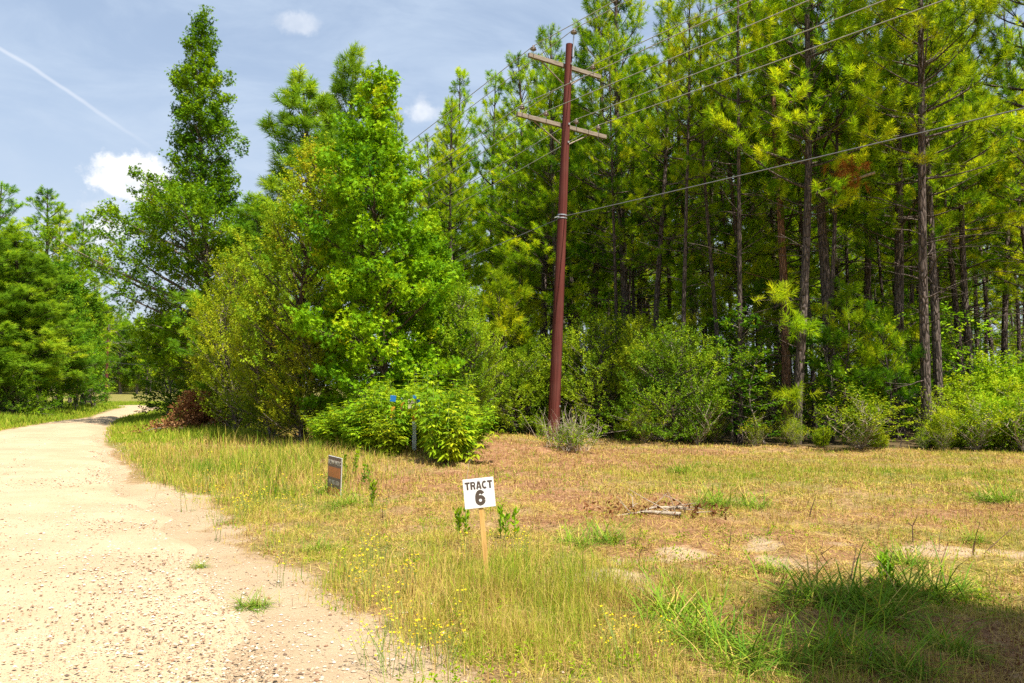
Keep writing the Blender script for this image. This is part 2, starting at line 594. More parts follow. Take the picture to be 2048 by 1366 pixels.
def ground_mat():
    m, T = new_mat('ground_soil')
    att = T.n('ShaderNodeVertexColor', layer_name='cover')
    sep = T.n('ShaderNodeSeparateColor', {0: att.outputs[0]})
    tc = T.n('ShaderNodeTexCoord').outputs['Object']
    n1 = T.noise(tc, 3.0, 8, .7)
    n2 = T.noise(tc, 45.0, 5, .7)
    n3 = T.noise(tc, 140.0, 3, .6)
    n4 = T.noise(tc, 0.9, 5, .6)
    rb = T.noise(tc, 1.1, 7, .65)
    sandc = T.mix(T.mapr(rb, .3, .7), (.385, .275, .165, 1), (.465, .35, .22, 1))
    sandc = T.mix(T.m('MULTIPLY', T.mapr(T.noise(tc, .35, 5, .6), .45, .7), .5), sandc, (.385, .275, .165, 1))
    sandc = T.mix(T.mapr(n3, .52, .72, 0, .5), sandc, (.24, .155, .085, 1))
    sandc = T.mix(T.mapr(n2, .55, .75, 0, .5), sandc, (.27, .18, .10, 1))
    thatch = T.mix(T.mapr(n2, .3, .7), (.17, .095, .04, 1), (.38, .25, .11, 1))
    mulch = T.mix(T.mapr(n2, .3, .7), (.16, .075, .035, 1), (.38, .20, .10, 1))
    grn = T.mix(T.mapr(n2, .3, .7), (.09, .10, .02, 1), (.26, .22, .05, 1))
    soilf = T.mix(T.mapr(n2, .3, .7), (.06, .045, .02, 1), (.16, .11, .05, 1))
    n5 = T.noise(tc, 9.0, 6, .7)
    wig = T.m('MULTIPLY', T.m('SUBTRACT', T.m('ADD', n1, n2), 1.0), .8)
    edge = lambda s, a=.35, b=.65: T.mapr(T.m('ADD', s, wig), a, b)
    c = T.mix(edge(sep.outputs[1]), thatch, mulch)
    c = T.mix(edge(sep.outputs[2], .4, .8), c, grn)
    c = T.mix(T.m('MULTIPLY', T.mapr(n5, .5, .66), .65), c, T.vm('MULTIPLY', c, (.45, .38, .34)))
    c = T.mix(T.m('MULTIPLY', T.mapr(n5, .46, .34), .6), c, (.46, .33, .17, 1))
    c = T.mix(edge(sep.outputs[0], .3, .75), c, sandc)
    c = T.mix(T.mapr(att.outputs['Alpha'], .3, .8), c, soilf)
    p = T.n('ShaderNodeBsdfPrincipled', {'Base Color': c, 'Roughness': .95, 'Specular IOR Level': .15})
    h = T.m('ADD', T.m('MULTIPLY', n2, .7), T.m('MULTIPLY', n3, .4))
    b = T.n('ShaderNodeBump', {'Height': T.m('ADD', h, T.m('MULTIPLY', n1, 2.0)), 'Strength': .8, 'Distance': .03})
    T.t.links.new(b.outputs[0], p.inputs['Normal'])
    T.n('ShaderNodeOutputMaterial', {0: p.outputs[0]})
    return m


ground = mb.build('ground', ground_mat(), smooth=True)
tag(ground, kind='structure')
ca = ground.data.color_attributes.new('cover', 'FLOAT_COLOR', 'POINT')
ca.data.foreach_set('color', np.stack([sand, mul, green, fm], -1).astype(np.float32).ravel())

# road sheet
NU = 26
us = np.linspace(0, 1, NU)
wob_r = (fbm(RR[:, 0], RR[:, 1], 1.3, 71) - .5) * .9 * (1 - sstep(RR[:, 1], 14, 30) * .8)
nrm = RR - RL
nrm /= np.linalg.norm(nrm, axis=1)[:, None]
RRw = RR + nrm * (wob_r[:, None] - .1)
RX = RL[:, None, 0] * (1 - us) + RRw[:, None, 0] * us
RY = RL[:, None, 1] * (1 - us) + RRw[:, None, 1] * us
crown = .012 + .10 * np.sin(np.pi * us)[None, :] ** .7
RZ = terr_base(RX, RY) + crown + (fbm(RX, RY, 1.2, 81) - .5) * .02
RZ[:, 0] -= .03
RZ[:, -1] -= .03
# wheel tracks
for uc in (.36, .64):
    RZ -= .018 * np.exp(-((us[None, :] - uc) / .06) ** 2)
mb = MB()
ii, jj = np.meshgrid(np.arange(NU - 1), np.arange(NR - 1))
a0 = jj * NU + ii
mb.add(np.stack([RX, RY, RZ], -1).reshape(-1, 3), np.stack([a0, a0 + 1, a0 + NU + 1, a0 + NU], -1).reshape(-1, 4),
       attr=np.broadcast_to(us[None, :], (NR, NU)))


def road_mat():
    m, T = new_mat('gravel_road')
    tc = T.n('ShaderNodeTexCoord').outputs['Object']
    u = T.n('ShaderNodeAttribute', attribute_name='tone').outputs['Fac']
    n1 = T.noise(tc, 1.1, 7, .65)
    n2 = T.noise(tc, 60, 5, .7)
    vo = T.n('ShaderNodeTexVoronoi', {'Vector': tc, 'Scale': 34.0})
    vo2 = T.n('ShaderNodeTexVoronoi', {'Vector': tc, 'Scale': 95.0})
    c = T.mix(T.mapr(n1, .3, .7), (.385, .275, .165, 1), (.465, .35, .22, 1))
    c = T.mix(T.mapr(n2, .5, .75, 0, .45), c, (.26, .175, .10, 1))
    tr_ = T.m('ADD', T.mapr(T.m('ABSOLUTE', T.m('SUBTRACT', u, .37)), .09, .03), T.mapr(T.m('ABSOLUTE', T.m('SUBTRACT', u, .66)), .09, .03))
    c = T.mix(T.m('MULTIPLY', tr_, T.mapr(T.noise(T.vm('MULTIPLY', tc, (1, 1, 1)), 2.5, 4), .35, .7, 0, .45)), c, (.43, .325, .205, 1))
    c = T.mix(T.m('MULTIPLY', T.mapr(T.noise(tc, .35, 5, .6), .45, .7), .5), c, (.33, .235, .145, 1))
    # small stones: pale and grey
    peb = T.m('MULTIPLY', T.mapr(vo.outputs[0], .34, .22), T.mapr(T.n('ShaderNodeSeparateColor', {0: vo.outputs[1]}).outputs[0], .72, .80))
    pc = T.ramp(T.n('ShaderNodeSeparateColor', {0: vo.outputs[1]}).outputs[1], [(0, (.50, .43, .35)), (.6, (.36, .26, .17)), (.85, (.15, .10, .07)), (1, (.62, .58, .52))])
    c = T.mix(peb, c, pc)
    peb2 = T.m('MULTIPLY', T.mapr(vo2.outputs[0], .36, .2), T.mapr(T.n('ShaderNodeSeparateColor', {0: vo2.outputs[1]}).outputs[0], .6, .7))
    pc2 = T.ramp(T.n('ShaderNodeSeparateColor', {0: vo2.outputs[1]}).outputs[1], [(0, (.50, .43, .34)), (.5, (.30, .21, .13)), (1, (.13, .09, .065))])
    c = T.mix(T.m('MULTIPLY', peb2, .7), c, pc2)
    p = T.n('ShaderNodeBsdfPrincipled', {'Base Color': c, 'Roughness': .95, 'Specular IOR Level': .15})
    h = T.m('ADD', T.m('ADD', T.m('MULTIPLY', peb, .8), T.m('MULTIPLY', peb2, .3)), T.m('MULTIPLY', n2, .5))
    b = T.n('ShaderNodeBump', {'Height': h, 'Strength': .7, 'Distance': .012})
    T.t.links.new(b.outputs[0], p.inputs['Normal'])
    T.n('ShaderNodeOutputMaterial', {0: p.outputs[0]})
    return m


road = mb.build('road', road_mat(), smooth=True)
tag(road, kind='structure')
_rs = np.random.RandomState(5)


def surf_z(x, y):
    """Height of whichever surface lies on top (terrain or road sheet)."""
    x, y = np.asarray(x, float), np.asarray(y, float)
    rd = road_dist(x, y)
    z = terr(x, y, rd)
    return z, rd


# loose stones
def stones():
    rs = np.random.RandomState(11)
    ico_v = np.array([(0, 0, 1), (.9, 0, .1), (.3, .85, .1), (-.75, .55, .1), (-.75, -.55, .1), (.3, -.85, .1), (0, 0, -1)], float)
    ico_f = np.array([(0, 1, 2), (0, 2, 3), (0, 3, 4), (0, 4, 5), (0, 5, 1), (6, 2, 1), (6, 3, 2), (6, 4, 3), (6, 5, 4), (6, 1, 5)])
    n = 110000
    y = 3.2 + rs.rand(n) ** 1.5 * 22
    x = rs.uniform(-.66, .1, n) * y
    rd = road_dist(x, y)
    band = np.exp(-((rd + .35) / .75) ** 2)
    keep = rs.rand(n) < np.where(rd < 0, .16, 0) + .75 * band * (fbm(x, y, 1.3, 15) > .42) + .04 * (rd < 2.2)
    keep &= rd < 3
    x, y, rd = x[keep], y[keep], rd[keep]
    n = len(x)
    uu = np.clip(-rd / 6.0, 0, 1)
    z = terr(x, y, rd) + np.where(rd < -.1, .012 + .10 * np.sin(np.pi * np.clip(uu, 0, 1)) ** .7, 0)
    s = (.0032 + .0105 * rs.rand(n) ** 5) * (1 + .03 * y)
    sc = np.stack([s * rs.uniform(.8, 1.5, n), s * rs.uniform(.7, 1.1, n), s * rs.uniform(.45, .8, n)], 1)
    a = rs.rand(n) * 6.28
    v = ico_v[None] * (1 + rs.uniform(-.25, .25, (n, 7, 1))) * sc[:, None, :]
    ca_, sa = np.cos(a)[:, None], np.sin(a)[:, None]
    vx, vy = v[..., 0] * ca_ - v[..., 1] * sa, v[..., 0] * sa + v[..., 1] * ca_
    P = np.stack([vx + x[:, None], vy + y[:, None], v[..., 2] + (z + s * .25)[:, None]], -1)
    Fc = ico_f[None] + (np.arange(n) * 7)[:, None, None]
    mb = MB()
    mb.add(P.reshape(-1, 3), Fc.reshape(-1, 3), np.repeat(rs.rand(n), 7))
    m, T = new_mat('loose_stone')
    a_ = T.n('ShaderNodeAttribute', attribute_name='tone').outputs['Fac']
    c = T.ramp(a_, [(0, (.54, .48, .40)), (.3, (.46, .36, .26)), (.65, (.38, .28, .18)), (.88, (.24, .16, .10)), (.93, (.11, .08, .06)), (1, (.26, .13, .07))])
    p = T.n('ShaderNodeBsdfPrincipled', {'Base Color': c, 'Roughness': .85, 'Specular IOR Level': .25})
    T.n('ShaderNodeOutputMaterial', {0: p.outputs[0]})
    o = mb.build('gravel', m)
    tag(o, 'loose pale and brown stones scattered on the dirt road and its edge', 'gravel', kind='stuff')


stones()


# ------------------------------------------------------------------ grass
def blades(n_try, region, seed, dens, hfun, wfun, tone, lean=.5, flat=False):
    """Blades over a region (x/y arrays sampler); returns MB geometry arrays."""
    rs = np.random.RandomState(seed)
    x, y = region(rs, n_try)
    rd = road_dist(x, y)
    keep = rs.rand(len(x)) < dens(x, y, rd)
    keep &= (rd > .02)
    x, y, rd = x[keep], y[keep], rd[keep]
    n = len(x)
    z = terr(x, y, rd) - .005
    h = hfun(x, y, rd, rs)
    w = wfun(x, y, rs)
    a = rs.rand(n) * 6.283
    th = rs.rand(n) * 6.283
    ln = np.abs(rs.randn(n)) * lean
    if flat:
        ln = rs.uniform(1.1, 1.5, n)
    d = np.stack([np.cos(a), np.sin(a)], 1)
    side = np.stack([np.cos(th), np.sin(th)], 1) * w[:, None] / 2
    b = np.stack([x, y], 1)
    l1 = h * .55 * np.sin(np.clip(ln * .5, 0, 1.45))
    z1 = h * .55 * np.cos(np.clip(ln * .5, 0, 1.45))
    l2 = l1 + h * .45 * np.sin(np.clip(ln * 1.5, 0, 1.7))
    z2 = z1 + h * .45 * np.cos(np.clip(ln * 1.5, 0, 1.7))
    if flat:
        z1 = z1 * 0 + h * rs.uniform(.02, .16, n)
        z2 = z1 + h * rs.uniform(-.05, .14, n)
    P = np.zeros((n, 5, 3))
    P[:, 0, :2] = b - side
    P[:, 1, :2] = b + side
    P[:, 2, :2] = b + d * l1[:, None] + side * .75
    P[:, 3, :2] = b + d * l1[:, None] - side * .75
    P[:, 4, :2] = b + d * l2[:, None]
    P[:, 0, 2] = P[:, 1, 2] = z + (rs.rand(n) * .015 if flat else 0)
    P[:, 2, 2] = P[:, 3, 2] = z + z1
    P[:, 4, 2] = z + z2
    t = np.clip(tone(x, y, rd, rs), 0, 1)
    i0 = (np.arange(n) * 5)[:, None]
    return P.reshape(-1, 3), i0 + np.array([[0, 1, 2, 3]]), i0 + np.array([[3, 2, 4]]), np.repeat(t, 5)


def wedge(y0, y1, p=1.0, s=.72):
    def f(rs, n):
        # uniform over the trapezoid
        y = np.sqrt(rs.uniform(y0 ** 2, y1 ** 2, n)) if p == 1.0 else y0 + rs.rand(n) ** p * (y1 - y0)
        x = rs.uniform(-s, s, n) * y
        return x, y
    return f


def mk_grass():
    lf = lambda x, y: sstep(forest_edge_y(x) + .8 - y, 0, 1.2)
    g, dry = MB(), MB()

    def dens_g(x, y, rd):
        s, m, gr = cover(x, y, rd)
        c = fbm(x, y, .28, 51, 2)
        return lf(x, y) * (gr * .95 + .06 + .10 * (s > .5) * (rd > .5)) * (1 - .85 * s) * sstep(rd, .05, .7) * sstep(c, .32, .62)

    def dens_d(x, y, rd):
        s, m, gr = cover(x, y, rd)
        c = fbm(x, y, .3, 55, 2)
        return lf(x, y) * (.82 - .25 * gr) * (1 - .45 * m) * (1 - .93 * s) * sstep(rd, .1, 1.2) * (.25 + .75 * sstep(c, .3, .62))

    def tall(x, y):
        return (.42 + 1.0 * gpatch(x, y, 520, 945, 1.6, 3.5) + 1.1 * gpatch(x, y, 450, 900, 2.0, 4) + .8 * gpatch(x, y, 900, 1260, 1.4, 1.2) + .7 * gpatch(x, y, 1150, 1180, 1.0, .8)
                + .9 * gpatch(x, y, 610, 960, 1.5, 2.0) + .35 * gpatch(x, y, 980, 1150, 1.6, 1.2) + .12 * gpatch(x, y, 1500, 940, 5, 1.5)) * (1 - .45 * gpatch(x, y, 1400, 1100, 3, 2.0))

    tone_g = lambda x, y, rd, rs: .26 + .85 * (fbm(x, y, .6, 56) - .32) - .14 * gpatch(x, y, 420, 930, 3, 6) - .1 * gpatch(x, y, 1200, 1190, 1.2, 1) - .10 * gpatch(x, y, 1600, 950, 6, 1.6) + rs.randn(len(x)) * .17 - .14 * gpatch(x, y, 1500, 1010, 1.2, .4)
    tone_d = lambda x, y, rd, rs: np.where(rs.rand(len(x)) < .28, .24, 0) + .63 + .4 * (fbm(x, y, .5, 58) - .5) + rs.randn(len(x)) * .15 + .16 * cover(x, y, rd)[1]
    rings = [(3.3, 6.5, 110000, .0030, 1), (6.5, 11, 150000, .0045, 1), (11, 19, 190000, .0075, 1.0), (19, 34, 170000, .014, 1.1)]
    for k, (y0, y1, n, w, hs) in enumerate(rings):
        P, Q, T3, t = blades(n, wedge(y0, y1), 100 + k, dens_g, lambda x, y, rd, rs: hs * tall(x, y) * (.03 + .30 * rs.rand(len(x)) ** 1.6) * (.35 + 1.3 * fbm(x, y, .5, 57)),
                             lambda x, y, rs: w * rs.uniform(.6, 1.4, len(x)), tone_g, lean=.8)
        g.v.append(P.astype(np.float32)); base = g.nv
        for Fc in (Q, T3):
            g.f.append((Fc + base).ravel()); g.n.append(np.full(len(Fc), Fc.shape[1], np.int32)); g.m.append(np.zeros(len(Fc), np.int32))
        g.a.append(t.astype(np.float32)); g.nv += len(P)
        for flat in (False, True):
            nn_ = int(n * .95) if flat else int(n * .6)
            P, Q, T3, t = blades(nn_, wedge(y0, y1), 200 + k + 50 * flat, dens_d, lambda x, y, rd, rs: hs * (rs.uniform(.04, .20, len(x)) * (1.5 if flat else tall(x, y) * 1.1)),
                                 lambda x, y, rs: w * rs.uniform(.7, 1.9, len(x)), tone_d, lean=.6, flat=flat)
            dry.v.append(P.astype(np.float32)); base = dry.nv
            for Fc in (Q, T3):
                dry.f.append((Fc + base).ravel()); dry.n.append(np.full(len(Fc), Fc.shape[1], np.int32)); dry.m.append(np.zeros(len(Fc), np.int32))
            dry.a.append(t.astype(np.float32)); dry.nv += len(P)
    # far verges on both sides of the road
    def far_region(rs, n):
        y = rs.uniform(30, 120, n)
        return rs.uniform(-.66, -.2, n) * y, y
    P, Q, T3, t = blades(130000, far_region, 300, lambda x, y, rd: sstep(rd, .1, .8) * (y < np.interp(x, [-60, -9], [135, 45])) * .8,
                         lambda x, y, rd, rs: rs.uniform(.1, .45, len(x)) * (.5 + .5 * sstep(rd, .5, 2.5)), lambda x, y, rs: rs.uniform(.03, .06, len(x)),
                         lambda x, y, rd, rs: .24 + rs.randn(len(x)) * .1, lean=.4)
    g.v.append(P.astype(np.float32)); base = g.nv
    for Fc in (Q, T3):
        g.f.append((Fc + base).ravel()); g.n.append(np.full(len(Fc), Fc.shape[1], np.int32)); g.m.append(np.zeros(len(Fc), np.int32))
    g.a.append(t.astype(np.float32)); g.nv += len(P)
    # verge left of the road, near the left woods
    def left_region(rs, n):
        y = rs.uniform(22, 45, n)
        return rs.uniform(-.75, -.3, n) * y, y
    P, Q, T3, t = blades(70000, left_region, 301, lambda x, y, rd: sstep(rd, .05, .5), lambda x, y, rd, rs: rs.uniform(.05, .3, len(x)) * (.5 + sstep(rd, .5, 3)),
                         lambda x, y, rs: rs.uniform(.015, .03, len(x)), lambda x, y, rd, rs: .3 + rs.randn(len(x)) * .12, lean=.4)
    g.v.append(P.astype(np.float32)); base = g.nv
    for Fc in (Q, T3):
        g.f.append((Fc + base).ravel()); g.n.append(np.full(len(Fc), Fc.shape[1], np.int32)); g.m.append(np.zeros(len(Fc), np.int32))
    g.a.append(t.astype(np.float32)); g.nv += len(P)
    tag(g.build('grass', M['grass']), 'green and yellow-green grass growing over the clearing and the road verges', 'grass', kind='stuff')
    tag(dry.build('dry_grass', M['grass']), 'straw-coloured dry grass and mown thatch on the clearing', 'dry grass', kind='stuff')


mk_grass()


# ------------------------------------------------------------------ trees
def unit(v):
    return v / (np.linalg.norm(v, axis=-1, keepdims=True) + 1e-9)


def perp_basis(d):
    ref = np.where(np.abs(d[:, 2:3]) < .9, np.array([[0, 0, 1.0]]), np.array([[1.0, 0, 0]]))
    u = unit(np.cross(d, ref))
    return u, np.cross(d, u)


def curve(p0, d, L, up, n=5, rs=None, jit=.06):
    """A limb starting at p0 along d that bends by 'up' (upward if positive)."""
    pts = [np.array(p0, float)]
    d = np.array(d, float)
    for i in range(n - 1):
        d = d + np.array([0, 0, up / (n - 1)])
        if rs is not None:
            d = d + rs.randn(3) * jit
        d = d / np.linalg.norm(d)
        pts.append(pts[-1] + d * L / (n - 1))
    return np.array(pts)


def skeleton(rs, H, z0, env, whorl, per, ang, up, sec_n, sec_len, wander=.15, r0=.16, wood=None, sides=7, taper=.8, sec_ang=.9, min_r=.012,
             shoots_per=3, shoot_len=.3, dead_to=None, dead_n=0, stems=1, spread=0.0, sec_up=.1, start=.25, trunk_from=0.0, shoot_up=.15):
    """Trunk, limbs and twigs go into wood; returns the shoots (position, direction, length, depth-in-crown)."""
    S_p, S_d, S_l = [], [], []
    H_full = H
    for st in range(stems):
        H = H_full * (1 if st == 0 else rs.uniform(.45, .95))
        n = max(6, int(H / 1.1))
        zz = np.linspace(trunk_from, H, n)
        ph = rs.rand(2) * 6
        lean = (rs.rand(2) - .5) * spread * 2
        off = np.stack([np.sin(zz / H * 5 + ph[0]) - np.sin(ph[0]), np.sin(zz / H * 4 + ph[1]) - np.sin(ph[1])], 1) * wander
        tr = np.stack([off[:, 0] + lean[0] * zz, off[:, 1] + lean[1] * zz, zz], 1)
        rad = r0 * (1 - (zz / H) ** 1.1 * taper) * (1 + .35 * np.exp(-zz / .35))
        rad[-1] = min(rad[-1], .02)
        wood.tube(tr, rad, sides)
        tpos = lambda z: np.array([np.interp(z, zz, tr[:, 0]), np.interp(z, zz, tr[:, 1]), z])
        # dead lower limbs
        for i in range(dead_n):
            z = rs.uniform(1.6, dead_to)
            a = rs.rand() * 6.283
            L = rs.uniform(.5, 2.4)
            e = rs.uniform(-.15, .5)
            c = curve(tpos(z), (math.cos(a) * math.cos(e), math.sin(a) * math.cos(e), math.sin(e)), L, rs.uniform(-.3, .3), 5, rs, .10)
            wood.tube(c, np.linspace(.02, .005, 5), 3, cap=False)
            if L > 1.2:
                for q in range(2):
                    a2 = a + rs.choice([-1, 1]) * rs.uniform(.4, 1)
                    c2 = curve(c[rs.randint(1, 4)], (math.cos(a2), math.sin(a2), rs.uniform(-.2, .5)), L * rs.uniform(.2, .5), 0, 3, rs, .1)
                    wood.tube(c2, np.linspace(.010, .004, 3), 3, cap=False)
        z = z0
        ga = rs.rand() * 6.283
        while z < H - .12:
            k = max(1, int(round(per * rs.uniform(.7, 1.3))))
            for q in range(k):
                ga += 2.39996 + rs.uniform(-.3, .3)
                zc = min(H - .1, z + rs.uniform(-.25, .25) * whorl)
                t = (zc - z0) / (H - z0)
                L = env(np.clip(t, 0, 1), ga) * rs.uniform(.7, 1.12)
                if L < .12:
                    continue
                e = ang(t) + rs.uniform(-.15, .15)
                d = np.array([math.cos(ga) * math.cos(e), math.sin(ga) * math.cos(e), math.sin(e)])
                c = curve(tpos(zc), d, L, up + rs.uniform(-.15, .15), 6, rs, .05)
                rr = np.clip(.010 + .013 * L, min_r, r0 * .5)
                wood.tube(c, np.linspace(rr, .005, 6), 4, cap=False)
                m = max(1, int(sec_n * L))
                ts = np.sort(rs.uniform(start, 1.0, m))
                seg = np.linspace(0, 1, 6)
                for j, tv in enumerate(ts):
                    p = np.array([np.interp(tv, seg, c[:, b]) for b in range(3)])
                    tg = unit(c[min(5, int(tv * 5) + 1)] - c[int(tv * 5) if tv < 1 else 4])
                    sgn = 1 if (j % 2) else -1
                    h = unit(np.cross(tg, np.array([0, 0, 1.0])))
                    sd = unit(tg * math.cos(sec_ang) + (h * sgn * rs.uniform(.5, 1) + np.array([0, 0, 1]) * rs.uniform(-.35, .5)) * math.sin(sec_ang))
                    l2 = sec_len(L, tv) * rs.uniform(.7, 1.3)
                    c2 = curve(p, sd, l2, sec_up, 4, rs, .08)
                    if l2 > .3:
                        wood.tube(c2, np.linspace(.007, .003, 4), 3, cap=False)
                    for w_ in range(shoots_per):
                        f = 1.0 if w_ == 0 else rs.uniform(.35, 1)
                        pp = np.array([np.interp(f * 3, range(4), c2[:, b]) for b in range(3)])
                        dd = unit(unit(c2[3] - c2[2]) + (0 if w_ == 0 else 1) * rs.randn(3) * .55 + np.array([0, 0, shoot_up]))
                        S_p.append(pp); S_d.append(dd); S_l.append(shoot_len * rs.uniform(.6, 1.25))
                S_p.append(c[-1]); S_d.append(unit(c[-1] - c[-2])); S_l.append(shoot_len * 1.2)
            z += whorl
        for w_ in range(3):
            S_p.append(tpos(H - .05 - w_ * .15)); S_d.append(unit(np.array([rs.randn() * .15 * w_, rs.randn() * .15 * w_, 1.0]))); S_l.append(shoot_len * 1.3)
    return np.array(S_p), np.array(S_d), np.array(S_l)


def needles(mb, rs, p, d, L, K=34, nl=.19, w=.011, tone=.45, tvar=.2):
    n = len(p)
    u, v = perp_basis(d)
    t = np.tile((np.arange(K) + .5) / K, (n, 1)) + rs.uniform(-.02, .02, (n, K))
    th = rs.rand(n, K) * 6.283
    ph = np.radians(88 - 70 * t + rs.uniform(-10, 10, (n, K)))
    base = p[:, None] + d[:, None] * (L[:, None] * t)[..., None]
    dirn_ = d[:, None] * np.cos(ph)[..., None] + (u[:, None] * np.cos(th)[..., None] + v[:, None] * np.sin(th)[..., None]) * np.sin(ph)[..., None]
    dirn_[..., 2] -= .12
    ln = nl * rs.uniform(.8, 1.12, (n, K))
    sd = unit(np.cross(dirn_, rs.randn(n, K, 3)))
    tip = base + dirn_ * ln[..., None]
    a = base - sd * w / 2
    b = base + sd * w / 2
    c = base + dirn_ * (ln * .6)[..., None]
    P = np.stack([a, b, c + sd * w / 2, tip], 2).reshape(-1, 3)       # slender kite
    cl_ = (fbm(p[:, 0] + p[:, 2] * .7 + 40, p[:, 1] - p[:, 2] * .9 + 40, 1.1, 5, 2) - .5) * 1.1
    tn = np.clip(tone + cl_ + rs.randn(n) * tvar * .7, 0, 1)[:, None] + rs.uniform(-.1, .1, (n, K))
    mb.add(P, (np.arange(n * K) * 4)[:, None] + np.array([[0, 1, 2, 3]]), np.repeat(np.clip(tn, 0, 1).ravel(), 4))


STAR = []
for k_ in range(5):
    a_ = math.pi / 2 + (k_ - 2) * 1.02
    r_ = 1.0 if k_ in (1, 2, 3) else .78
    STAR.append((math.cos(a_) * r_, math.sin(a_) * r_))
NOTCH = [(math.cos(math.pi / 2 + (k_ - 2.5) * 1.02) * .40, math.sin(math.pi / 2 + (k_ - 2.5) * 1.02) * .40) for k_ in range(6)]
star_v = np.array([(0, -.1, 0)] + [(x, y, 0) for x, y in NOTCH] + [(x, y, -.12) for x, y in STAR])
star_f = np.array([[0, 1 + k_, 7 + k_, 2 + k_] for k_ in range(5)])
dia_v = np.array([(0, -1, 0), (.5, 0, .06), (0, 1, -.05), (-.5, 0, .06)])
dia_f = np.array([[0, 1, 2, 3]])
oval_v = np.array([(0, -1, 0), (.42, -.35, .05), (.36, .45, .05), (0, 1, -.12), (-.36, .45, .05), (-.42, -.35, .05)])
oval_f = np.array([[0, 1, 2, 3], [0, 3, 4, 5]])


def leaves(mb, rs, p, d, L, K=8, size=.06, tmpl=(dia_v, dia_f), spread=.06, tone=.45, tvar=.18, droop=.35, upbias=.6):
    tv, tf = tmpl
    n = len(p)
    t = rs.uniform(0, 1.05, (n, K))
    u, v = perp_basis(d)
    th = rs.rand(n, K) * 6.283
    out = u[:, None] * np.cos(th)[..., None] + v[:, None] * np.sin(th)[..., None]
    c = p[:, None] + d[:, None] * (L[:, None] * t)[..., None] + out * (spread * rs.uniform(.3, 1.2, (n, K)))[..., None]
    ax = unit(out * .8 + d[:, None] * .6 + np.array([0, 0, -droop]) + rs.randn(n, K, 3) * .25)     # length axis of the leaf
    nm = unit(np.array([0, 0, upbias]) + rs.randn(n, K, 3) * .55 + out * .15)
    bx = unit(np.cross(ax, nm))
    nm = np.cross(bx, ax)
    s = size * rs.uniform(.65, 1.2, (n, K))
    P = (c[:, :, None] + bx[:, :, None] * (tv[None, None, :, 0] * s[..., None])[..., None]
         + ax[:, :, None] * (tv[None, None, :, 1] * s[..., None])[..., None] + nm[:, :, None] * (tv[None, None, :, 2] * s[..., None])[..., None])
    m = len(tv)
    cl_ = (fbm(p[:, 0] + p[:, 2] * .7 + 40, p[:, 1] - p[:, 2] * .9 + 40, .9, 8, 2) - .5) * .7
    tn = np.clip(tone + cl_ + rs.randn(n) * tvar * .7, 0, 1)[:, None] + rs.uniform(-.12, .12, (n, K))
    mb.add(P.reshape(-1, 3), ((np.arange(n * K) * m)[:, None, None] + tf[None]).reshape(-1, tf.shape[1]), np.repeat(np.clip(tn, 0, 1).ravel(), m))


def finish(name, wood, crown, bark, leafm, woodname='trunk', crownname='crown', extra=None):
    root = empty(name, (0, 0, 0))
    wood.build(woodname, bark, root, smooth=True)
    crown.build(crownname, leafm, root)
    if extra:
        for nm_, b_, mt in extra:
            b_.build(nm_, mt, root)
    return root


def pine(seed, H, z0, R, name='pine_tree', K=44, dens=1.0, tone=.45, r0=.17, bark='bark', leafm='needle', dead=14, w=.014, whorl=.62, per=4.2, shape=.62,
         nl=.19, spread=.01, tvar=.22, wander=.15, extra=None):
    rs = np.random.RandomState(seed)
    wood, crown = MB(), MB()
    lob = rs.rand(6) * 6.283

    def env(t, a):
        e = R * (1 - t) ** shape * (.55 + .45 * min(1, t / .12)) + .12
        return e * (1 + .22 * math.sin(a * 2 + lob[0] + t * 7) + .15 * math.sin(a * 3 + lob[1] - t * 11))
    p, d, L = skeleton(rs, H, z0, env, whorl, per, lambda t: .0 + .95 * t, .55, 3.3 * dens, lambda L_, t: .25 + .45 * L_ * (1 - t), wood=wood, r0=r0, shoots_per=3,
                       shoot_len=.22, dead_to=max(2, z0), dead_n=dead, spread=spread, wander=wander, sec_up=.5, start=.3, shoot_up=.35)
    needles(crown, rs, p, d, L, K=K, w=w, tone=tone, nl=nl, tvar=tvar)
    return finish(name, wood, crown, M[bark], M[leafm], extra=extra)


# prototypes ---------------------------------------------------------------
proto = {}
proto['pine_a'] = pine(1, 18.0, 6.4, 2.9, tone=.55)
proto['pine_b'] = pine(2, 17.0, 5.2, 3.0, tone=.46, dead=8)
proto['pine_c'] = pine(3, 18.5, 7.0, 2.2, dens=.8, tone=.56, dead=20, r0=.13)
proto['pine_d'] = pine(4, 16.0, 6.0, 2.1, tone=.62, dead=20, r0=.12, dens=.75)
proto['pine_e'] = pine(9, 17.5, 6.4, 2.4, tone=.64, dead=18, r0=.14)
proto['pine_f'] = pine(10, 17.0, 9.5, 1.7, dens=.75, tone=.62, dead=30, r0=.11)
proto['pine_full'] = pine(5, 14.0, 2.0, 2.7, tone=.42, leafm='needle_blue', dead=0, nl=.27, w=.017, K=44, whorl=.55, shape=.6)
proto['sapling'] = pine(6, 4.6, .8, 1.15, tone=.5, dead=0, r0=.05, whorl=.5, dens=1.0, nl=.2)
proto['pine_far'] = pine(7, 17.0, 6.0, 2.6, K=12, w=.035, nl=.26, dens=.7, tone=.60, dead=4)
proto['pine_far2'] = pine(8, 16.0, 4.0, 2.8, K=12, w=.035, nl=.26, dens=.7, tone=.54, dead=2)


